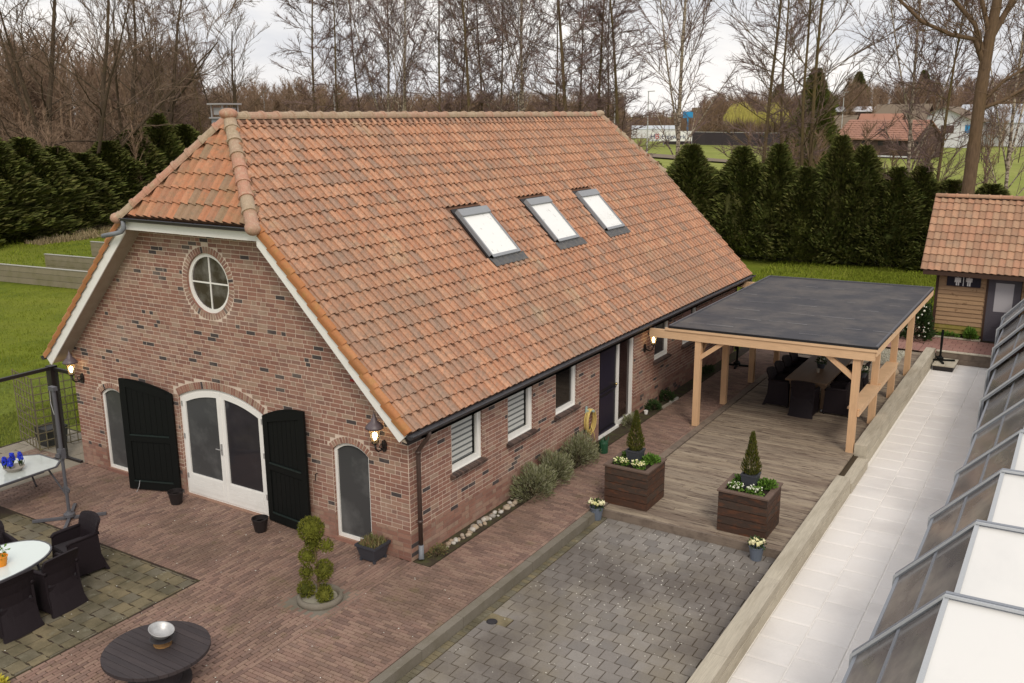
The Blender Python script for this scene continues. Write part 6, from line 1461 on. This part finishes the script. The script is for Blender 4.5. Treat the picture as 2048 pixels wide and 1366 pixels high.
# the big trunk with heavy limbs (right)
random.seed(31)
r = thing('big_tree', 'massive brown tree trunk with heavy limbs at the right behind the hut', 'tree', (4.9, 27.6, 0))
BX, BY = 4.9, 27.6; ri = Vector((cos(YAW), -sin(YAW), 0))
g = G(); K = G()
def P3(a, z, dpt=0): return Vector((BX, BY, 0)) + ri * a + Vector((0, 0, z)) + Vector((sin(YAW), cos(YAW), 0)) * dpt
g.tube([P3(-.15, -.2), P3(-.08, 2), P3(0, 4), P3(.05, 6), P3(.08, 8), P3(.16, 9.6), P3(.3, 11), P3(.5, 13), P3(.6, 17)], [.36, .27, .235, .225, .21, .20, .17, .14, .07], 14, False)
limbs = [([P3(.05, 8.9), P3(-.35, 9.7), P3(-1.2, 9.85), P3(-2.3, 10.3), P3(-3.6, 11.4), P3(-5, 12.8)], [.12, .095, .08, .065, .05, .025]), ([P3(-.05, 9.3), P3(-.4, 10.2), P3(-1.4, 11.2), P3(-3, 12.4)], [.10, .085, .07, .04]),
         ([P3(.15, 9.6), P3(.7, 10.7), P3(1.3, 12.2), P3(2.2, 14.5)], [.13, .10, .08, .04]), ([P3(.2, 7.3), P3(.9, 7.55), P3(2, 8.2), P3(3.4, 8.9), P3(5.5, 10)], [.08, .065, .055, .045, .02]), ([P3(.15, 7.5), P3(.9, 8.3), P3(2.2, 9.0), P3(4, 10.2)], [.07, .05, .045, .02]),
         ([P3(.1, 10), P3(-.6, 12), P3(-1.2, 15)], [.09, .065, .035])]
for pts, rad in limbs:
    g.tube(pts, rad, 8, False)
    for i in range(len(pts) - 1):
        for q in range(5):
            p = pts[i].lerp(pts[i + 1], rnd()); d_ = ((pts[i + 1] - pts[i]).normalized() + Vector((U(-1, 1), U(-1, 1), U(-.4, 1))) * .8).normalized(); L = U(1, 2.6); pp = [p]; 
            for s_ in range(5): d_ = (d_ + Vector((U(-1, 1), U(-1, 1), U(-1, 1))) * .28).normalized(); pp.append(pp[-1] + d_ * L / 5)
            g.tube(pp, [.03, .025, .02, .015, .012, .007], 4, False)
            for s_ in range(9):
                a_ = random.choice(pp[1:]); e = a_ + Vector((U(-1, 1), U(-1, 1), U(-.6, 1))) * .7; sv_ = (e - a_).orthogonal().normalized() * .009; K.add([a_ + sv_, a_ - sv_, a_ + (e - a_).normalized().cross(sv_), e], [(0, 1, 3), (1, 2, 3), (2, 0, 3)])
g.build('trunk', M_BARKB, r, smooth=True); tag(K.build('crown', M_TWIG, r), kind='stuff')

# ------------------------------------------------------------------ far woods (instances of bare wood trees)
def wood_proto(seed, H_=13, name='woodland_tree'):
    random.seed(seed); g = G(); g.tube([(0, 0, -.3), (U(-.2, .2), 0, H_ * .5), (U(-.4, .4), U(-.4, .4), H_)], [.16, .11, .03], 5, False)
    for k in range(46):
        t = U(.12, .98); az = rnd() * 6.28; ang = radians(U(22, 62)); L = H_ * U(.12, .30) * (1.1 - t * .75); p = Vector((0, 0, t * H_)); d = Vector((cos(az) * sin(ang), sin(az) * sin(ang), cos(ang)))
        q = p + d * L * .5 + Vector((U(-.3, .3), U(-.3, .3), U(0, .4))); e = q + (d + Vector((U(-.4, .4), U(-.4, .4), .3))) * L * .5
        g.tube([p, q, e], [.06, .04, .015], 3, False)
        for m in range(15):
            b = p.lerp(q, rnd()) if m % 3 == 0 else q.lerp(e, rnd()); dd = Vector((U(-1, 1), U(-1, 1), U(-.3, 1.2))); c = b + dd * U(.4, 1.15); sv_ = dd.orthogonal().normalized() * .022
            g.add([b + sv_, b - sv_, b + dd.normalized().cross(sv_), c], [(0, 1, 3), (1, 2, 3), (2, 0, 3)])
    return g
wp = []
for i, (x, y) in enumerate(((-66, 44), (-30, 190), (-100, 170))):
    o = wood_proto(40 + i).build('woodland_tree', M_WOOD, None, (0, 0, 0)); o.location = (x, y, 0); tag(o, ['bare brown tree at the near edge of the left wood', 'bare brown tree in the wood behind the far roofs', 'bare brown tree in the distant wood above the ridge'][i], 'tree', 'single trees at the edge of the far woods'); wp.append(o)
random.seed(91)
pts = []
def dirpos(px, d_):
    tx = (px - 1024) / FPX; v = Vector((fw.x, fw.y, 0)).normalized() * 1.03 + rt * tx; v = v.normalized(); return CAM.x + v.x * d_, CAM.y + v.y * d_
def woods(az0, az1, d0, d1, n, h0, h1):
    """sector of wood: azimuths in degrees left of +Y, ranges in metres from the courtyard"""
    for k in range(n):
        a = radians(U(az0, az1)); d_ = d0 + (d1 - d0) * rnd() ** 1.3
        pts.append((8.7 - sin(a) * d_, -11 + cos(a) * d_, U(-.2, 0), U(h0, h1)))
woods(50, 84, 96, 165, 640, 11, 15)
woods(41.5, 50.5, 135, 200, 300, 9, 12)
woods(25, 42, 205, 275, 600, 9.5, 12)
woods(20, 25.5, 330, 400, 170, 6.5, 8.5)
woods(12, 20.5, 262, 340, 330, 10, 13)
woods(-16, 12.5, 255, 340, 800, 12, 16)
woods(-16, 8, 225, 262, 160, 8, 12)
woods(46, 84, 84, 100, 260, 3, 6)
me = bpy.data.meshes.new('far_woods'); me.from_pydata([p[:3] for p in pts], [], []); at_ = me.attributes.new('hgt', 'FLOAT', 'POINT'); at_.data.foreach_set('value', [p[3] / 13 for p in pts])
fo = bpy.data.objects.new('far_woods', me); COL.objects.link(fo); tag(fo, 'bare brown woodland closing the horizon behind the meadow', 'woodland', kind='stuff')
ng = bpy.data.node_groups.new('woods', 'GeometryNodeTree'); ng.interface.new_socket('Geometry', in_out='INPUT', socket_type='NodeSocketGeometry'); ng.interface.new_socket('Geometry', in_out='OUTPUT', socket_type='NodeSocketGeometry')
gi = ng.nodes.new('NodeGroupInput'); go = ng.nodes.new('NodeGroupOutput'); ip = ng.nodes.new('GeometryNodeInstanceOnPoints'); jn = ng.nodes.new('GeometryNodeJoinGeometry')
for o in wp:
    oi_ = ng.nodes.new('GeometryNodeObjectInfo'); oi_.inputs['Object'].default_value = o; oi_.inputs['As Instance'].default_value = True; oi_.transform_space = 'ORIGINAL'; ng.links.new(oi_.outputs['Geometry'], jn.inputs[0])
ng.links.new(gi.outputs[0], ip.inputs['Points']); ng.links.new(jn.outputs[0], ip.inputs['Instance']); ip.inputs['Pick Instance'].default_value = True
rv = ng.nodes.new('FunctionNodeRandomValue'); rv.data_type = 'INT'; rv.inputs[4].default_value = 0; rv.inputs[5].default_value = 2; ng.links.new(rv.outputs[2], ip.inputs['Instance Index'])
rr_ = ng.nodes.new('FunctionNodeRandomValue'); rr_.data_type = 'FLOAT_VECTOR'; rr_.inputs[0].default_value = (0, 0, 0); rr_.inputs[1].default_value = (0, 0, 6.28); rr_.inputs['Seed'].default_value = 4; ng.links.new(rr_.outputs[0], ip.inputs['Rotation'])
na = ng.nodes.new('GeometryNodeInputNamedAttribute'); na.data_type = 'FLOAT'; na.inputs['Name'].default_value = 'hgt'; ng.links.new(na.outputs[0], ip.inputs['Scale']); ng.links.new(ip.outputs[0], go.inputs[0])
md = fo.modifiers.new('woods', 'NODES'); md.node_group = ng
random.seed(15); sp_ = []
for k in range(34):
    x = U(-15, 9); sp_.append((x, U(38.5, 60), -.1, U(2.6, 6.5)))
for k in range(26): sp_.append((-58 + U(-5, 9), U(24, 48) , -.1, U(4, 8)))
me = bpy.data.meshes.new('hedge_scrub'); me.from_pydata([p[:3] for p in sp_], [], []); at_ = me.attributes.new('hgt', 'FLOAT', 'POINT'); at_.data.foreach_set('value', [p[3] / 13 for p in sp_])
so_ = bpy.data.objects.new('hedge_scrub', me); COL.objects.link(so_); tag(so_, 'thin bare saplings and scrub behind the conifer hedges', 'scrub', kind='stuff'); so_.modifiers.new('woods', 'NODES').node_group = ng
# dense woodland floor: a rough dark bank under the far crowns
def bank(name, az0, az1, d_, h, mat, n=70):
    g = G()
    for k in range(n + 1):
        a = radians(az0 + (az1 - az0) * k / n); hh = h * (1 + .35 * noise.noise(Vector((k * .35, d_ * .1, 0))))
        for j, (dd, zz) in enumerate(((0, -.2), (3, hh * .7), (7, hh), (20, hh * .9), (30, -.2))): r0 = d_ + dd + 2 * noise.noise(Vector((k * .8, j, 1))); g.v.append((8.7 - sin(a) * r0, -11 + cos(a) * r0, zz))
    for k in range(n):
        for j in range(4): g.f.append((k * 5 + j, (k + 1) * 5 + j, (k + 1) * 5 + j + 1, k * 5 + j + 1)); g.r.append(rnd())
    return tag(g.build(name, mat), kind='stuff')
M_UNDER = pmat('undergrowth', [(.15, .10, .072), (.18, .12, .082), (.13, .088, .062)], 1, (.25, .45, .7, (.11, .09, .045), .6), None, (4, .4), .8, 3)
bank('undergrowth', 50, 84, 112, 6, M_UNDER); bank('undergrowth', 41, 51, 150, 5, M_UNDER); bank('undergrowth', 24.5, 42, 222, 6, M_UNDER); bank('undergrowth', -16, 21, 280, 9, M_UNDER); bank('undergrowth', 19, 26, 350, 6, M_UNDER)

# ------------------------------------------------------------------ far buildings and signs
def house(name, label, x0, y0, x1, y1, dep, hw_, hr, mw, mr, cat='building', ridge_along=True, over=.4, z0=0):
    a = Vector((x0, y0, 0)); b = Vector((x1, y1, 0)); u = (b - a).normalized(); v = Vector((-u.y, u.x, 0)); L = (b - a).length
    r = thing(name, label, cat, (x0, y0, z0)); P = lambda s_, t_, z_: a + u * s_ + v * t_ + Vector((0, 0, z_ + z0))
    g = G(); c = [P(0, 0, 0), P(L, 0, 0), P(L, dep, 0), P(0, dep, 0)]; t = [p + Vector((0, 0, hw_)) for p in c]; g.add(c + t, [(0, 1, 5, 4), (1, 2, 6, 5), (2, 3, 7, 6), (3, 0, 4, 7), (4, 5, 6, 7)])
    if ridge_along: g.add([P(0, 0, hw_), P(0, dep, hw_), P(0, dep / 2, hr)], [(0, 1, 2)]); g.add([P(L, 0, hw_), P(L, dep, hw_), P(L, dep / 2, hr)], [(0, 1, 2)])
    else: g.add([P(0, 0, hw_), P(L, 0, hw_), P(L / 2, 0, hr)], [(0, 1, 2)]); g.add([P(0, dep, hw_), P(L, dep, hw_), P(L / 2, dep, hr)], [(0, 1, 2)])
    g.build('wall', mw, r); o = over; g = G(); th = Vector((0, 0, .18))
    if ridge_along: fs = ([P(-o, -o, hw_ - o * (hr - hw_) / dep * 2), P(L + o, -o, hw_ - o * (hr - hw_) / dep * 2), P(L + o, dep / 2, hr), P(-o, dep / 2, hr)], [P(L + o, dep + o, hw_ - o * (hr - hw_) / dep * 2), P(-o, dep + o, hw_ - o * (hr - hw_) / dep * 2), P(-o, dep / 2, hr), P(L + o, dep / 2, hr)])
    else: k = o * (hr - hw_) / L * 2; fs = ([P(-o, dep + o, hw_ - k), P(-o, -o, hw_ - k), P(L / 2, -o, hr), P(L / 2, dep + o, hr)], [P(L + o, -o, hw_ - k), P(L + o, dep + o, hw_ - k), P(L / 2, dep + o, hr), P(L / 2, -o, hr)])
    for q in fs: g.add([p + Vector((0, 0, .02)) for p in q] + [p + th for p in q], [(3, 2, 1, 0), (4, 5, 6, 7), (0, 1, 5, 4), (1, 2, 6, 5), (2, 3, 7, 6), (3, 0, 4, 7)])
    rf_ = g.build('roof', mr, r)
    return r, P, L, rf_
r, P, L, rf_ = house('barn', 'long dark barn with an orange-red tiled roof across the meadow', -30.0, 160.0, -16.2, 152.5, 7, 3.1, 5.9, M_BARNW, M_BARNR)
items = []
for row in range(9):
    for k in range(16):
        s0 = -.4 + k * (L + .8) / 16; t = row / 9; e = (row + 1) / 9
        a_ = P(s0, -.4 + 3.9 * t, 3.1 - .32 + 3.12 * t + .20); b_ = P(s0 + (L + .8) / 16, -.4 + 3.9 * t, 3.1 - .32 + 3.12 * t + .20); c_ = P(s0, -.4 + 3.9 * e, 3.1 - .32 + 3.12 * e + .19)
        items.append((0, MX(np.array(b_ - a_) * .98, np.array(c_ - a_) * .97, np.array([0, 0, .09]), np.array(a_))))
pieces(rf_, 'roof_panel', [unit_box()], items, M_BARNR, 300)
for k in range(5): g = G(); a_ = P(2 + k * 3.4, -.03, 1.9); b_ = P(3.0 + k * 3.4, -.03, 1.9); g.add([a_, b_, b_ + Vector((0, 0, .8)), a_ + Vector((0, 0, .8))], [(0, 1, 2, 3)]); g.build('window', M_BLACKM, r)
g = G(); g.beam(P(-1, -1.0, .25), P(L + .5, -1.0, .25), .05, .25); g.build('white_rail', M_WALLW, r)
house('shed', 'small shed with a teal gable left of the long barn', -25.6, 127.2, -22.6, 126.2, 4.5, 2.4, 4.3, M_GRSHED, M_BARNR, ridge_along=False)
house('farm_building', 'building with a hipped thatched roof behind the barn', -33.5, 206.5, -23.5, 205.0, 10, 4.2, 8.9, M_BARNW, M_THATCH, over=.8)
house('farm_house', 'house with a plain red roof between the barn and the thatch', -32.6, 187.0, -24.8, 185.5, 6, 3.6, 6.9, M_BARNW, M_BARNR, over=.4)
house('farm_building', 'low building with a thatched roof left of the red roofed house', -39.5, 187, -33.5, 186, 6, 3.6, 6.6, M_BARNW, M_THATCH)
house('long_building', 'long building with a pale flat roof behind the thatch', -52, 243, -40.4, 244.5, 10, 7.6, 8.7, M_BARNW, M_WALLW, over=.3)
r, P, L, rf_ = house('white_house', 'white rendered house with a shallow dark gable right of the barn', -25.2, 209.0, -13.6, 207.6, 12, 5.6, 8.3, M_WALLW, M_THATCH, ridge_along=False, over=.9)
g = G(); a_ = P(5.6, -.05, 3.0); b_ = P(8.2, -.05, 3.0); g.add([a_, b_, b_ + Vector((0, 0, 1.6)), a_ + Vector((0, 0, 1.6))], [(0, 1, 2, 3)]); g.build('window', M_BARNW, r)
g = G(); a_ = P(10.4, -.08, 3.1); b_ = P(12.4, -.08, 3.1); g.add([a_, b_, b_ + Vector((0, 0, 1.6)), a_ + Vector((0, 0, 1.6))], [(0, 1, 2, 3)]); g.build('blue_sign', M_BLUEB, r)
house('greenhouse', 'low pale greenhouse block beyond the meadow left of the birch', -123, 258, -103, 267, 12, 2.6, 3.6, M_WALLW, pmat('pale_glass_roof', [(.50, .54, .56)], .3), over=.1)
house('hall', 'large pale grey hall roof behind the white house', -19, 222, -5, 220, 14, 5, 8.8, M_WALLW, pmat('pale_sheet_roof', [(.50, .53, .58)], .5), over=.2)
# screens and banner
r = thing('windbreak_fence', 'long dark mesh windbreak fence across the far meadow', 'fence', (-75, 205, 0)); x0_, y0_, x1_, y1_ = -80.5, 203.0, -46, 196; n = 18
for k in range(n):
    a_ = (x0_ + (x1_ - x0_) * k / n, y0_ + (y1_ - y0_) * k / n); b_ = (x0_ + (x1_ - x0_) * (k + 1) / n, y0_ + (y1_ - y0_) * (k + 1) / n)
    g = G(); g.beam((*a_, 1.6), (*b_, 1.6), .05, 3.0 - .02 * k); g.build('mesh_panel', M_FENCE, r)
g = G(); g.beam((x0_, y0_, 3.16), (x1_, y1_, 3.05), .1, .1); g.build('top_rail', M_POLE, r)
r = thing('banner', 'white advertising banner with blue and red lettering behind the birch', 'banner', (-84, 207.6, 0))
bx0, by0, bx1, by1 = -80.0, 193.6, -70.9, 197.2
g = G(); g.beam((bx0, by0, 2.25), (bx1, by1, 2.25), .04, 2.3); g.build('cloth', M_SIGNW, r)
for q in range(4): g = G(); xx, yy = bx0 + (bx1 - bx0) * q / 3, by0 + (by1 - by0) * q / 3; g.beam((xx, yy + .08, 0), (xx, yy + .08, 3.4), .08, .08); g.build('pole', M_POLE, r)
def text(s_, size, pos, rotz, mat, parent, ext=.01):
    cu = bpy.data.curves.new('t', 'FONT'); cu.body = s_; cu.size = size; cu.extrude = ext; to = bpy.data.objects.new('t', cu); COL.objects.link(to); bpy.context.view_layer.update()
    me_ = bpy.data.meshes.new_from_object(to.evaluated_get(bpy.context.evaluated_depsgraph_get())); bpy.data.objects.remove(to); me_.materials.clear(); me_.materials.append(mat)
    o = bpy.data.objects.new('lettering', me_); COL.objects.link(o); o.parent = parent; b_ = ORG[parent.name]; o.location = Vector(pos) - b_; o.rotation_euler = (pi / 2, 0, rotz); o['kind'] = 'stuff'; return o
ba = atan2(by1 - by0, bx1 - bx0); bu = Vector((cos(ba), sin(ba), 0)); bn = Vector((sin(ba), -cos(ba), 0)) * .04; b0 = Vector((bx0, by0, 1.65)) + bn
text('H', 1.7, b0 + bu * .25, ba, M_BLUET, r); text('B', 1.7, b0 + bu * 1.35, ba, M_REDT, r); text('Hekwerk', 1.45, b0 + bu * 2.9, ba, M_BLUET, r); text('hekwerken', .4, b0 + bu * .4 + Vector((0, 0, -.42)), ba, M_BLUET, r)
g = G(); g.box((-86.6, 231, 6.2), (-83.9, 231.3, 7.9)); g.box((-85.4, 231.05, 0), (-85.1, 231.25, 6.2)); tag(g.build('blue_road_sign', M_BLUEB, None, (-85.2, 231, 0)), 'blue road sign far away left of the birch top of the banner', 'sign')
# lamp posts
for k, (x, y, h) in enumerate(((-83.6, 48.9, 11.2), (-80.5, 51.5, 10.6), (-92.4, 85.9, 10.8), (-66, 81, 9.5), (-53.6, 91.6, 9.9), (-50, 112, 9.6), (-47.5, 118, 10.4), (-72, 78, 9.8), (-34.7, 184.3, 11.2))):
    r = thing('lamp_post', ['white lamp post at the left among the oaks', 'second white lamp post beside the first at the left', 'lamp post just right of the chimney', 'lamp post behind the left third of the ridge', 'lamp post above the middle of the ridge', 'lamp post left of the far ridge end', 'lamp post just beyond the far ridge end', 'lamp post between two alders behind the ridge', 'thin mast behind the long barn'][k], 'lamp post', (x, y, 0), 'thin lamp posts far behind the farmhouse')
    g = G(); g.tube([(x, y, 0), (x, y, h)], [.12, .07], 6); g.build('pole', M_POLE, r); g = G(); g.beam((x - .1, y, h), (x + .9, y + .1, h + .05), .25, .12); g.build('lamp_head', M_POLE, r)
# yellow willows and dark far conifer
for k, (x, y, s_) in enumerate(((-62.5, 206, 1.0), (-55.5, 208, .95))):
    r = thing('willow', ['yellow twigged willow left of the slender alder', 'yellow twigged willow right of the slender alder'][k], 'tree', (x, y, 0), 'yellow willows across the meadow')
    g = G(); g.tube([(x, y, 0), (x, y, 5)], [.5, .3], 7); g.build('trunk', M_BARKG, r); g = G()
    for q in range(900):
        a = rnd() * 6.28; rr0 = 3.9 * s_ * sqrt(rnd()); z0 = 5.2 + 5.0 * s_ * sqrt(max(0, 1 - (rr0 / (4.1 * s_)) ** 2)) * U(.4, 1); p = Vector((x + rr0 * cos(a), y + rr0 * sin(a), z0)); e = p + Vector((U(-.4, .4), U(-.4, .4), -U(.8, 2.4))); sv_ = Vector((.035, .0, 0)); g.add([p + sv_, p - sv_, p + Vector((0, .04, 0)), e], [(0, 1, 3), (1, 2, 3), (2, 0, 3)])
    tag(g.build('crown', M_WILLOW, r), kind='stuff')
rt_ = conifer(-15.6, 86, 11.2, 1.9, 'tall dark conifer behind the two-stemmed tree', None, 2)
conifer(-70, 262, 15, 2.6, 'distant dark pine on the wood skyline right of the birch', 'distant dark pines on the skyline', 1); conifer(-33, 270, 18, 3, 'distant dark pine behind the thatched roof', 'distant dark pines on the skyline', 3); conifer(-9, 260, 17, 3, 'distant dark pine left of the big brown trunk', 'distant dark pines on the skyline', 0); conifer(-50, 270, 18, 3, 'distant dark pine above the yellow willow', 'distant dark pines on the skyline', 2)
# low hedges in the middle distance
bank('field_hedge', -16, -1, 150, 3.4, M_THUJA, 60)
g = G()
for k in range(60): x = U(-8, 26); y = 144 + U(-2, 2); g.beam((x, y, 0), (x + U(-.2, .2), y, U(2.5, 4.5)), .12, .12)
tag(g.build('hedge_stems', M_BARKD), kind='stuff')
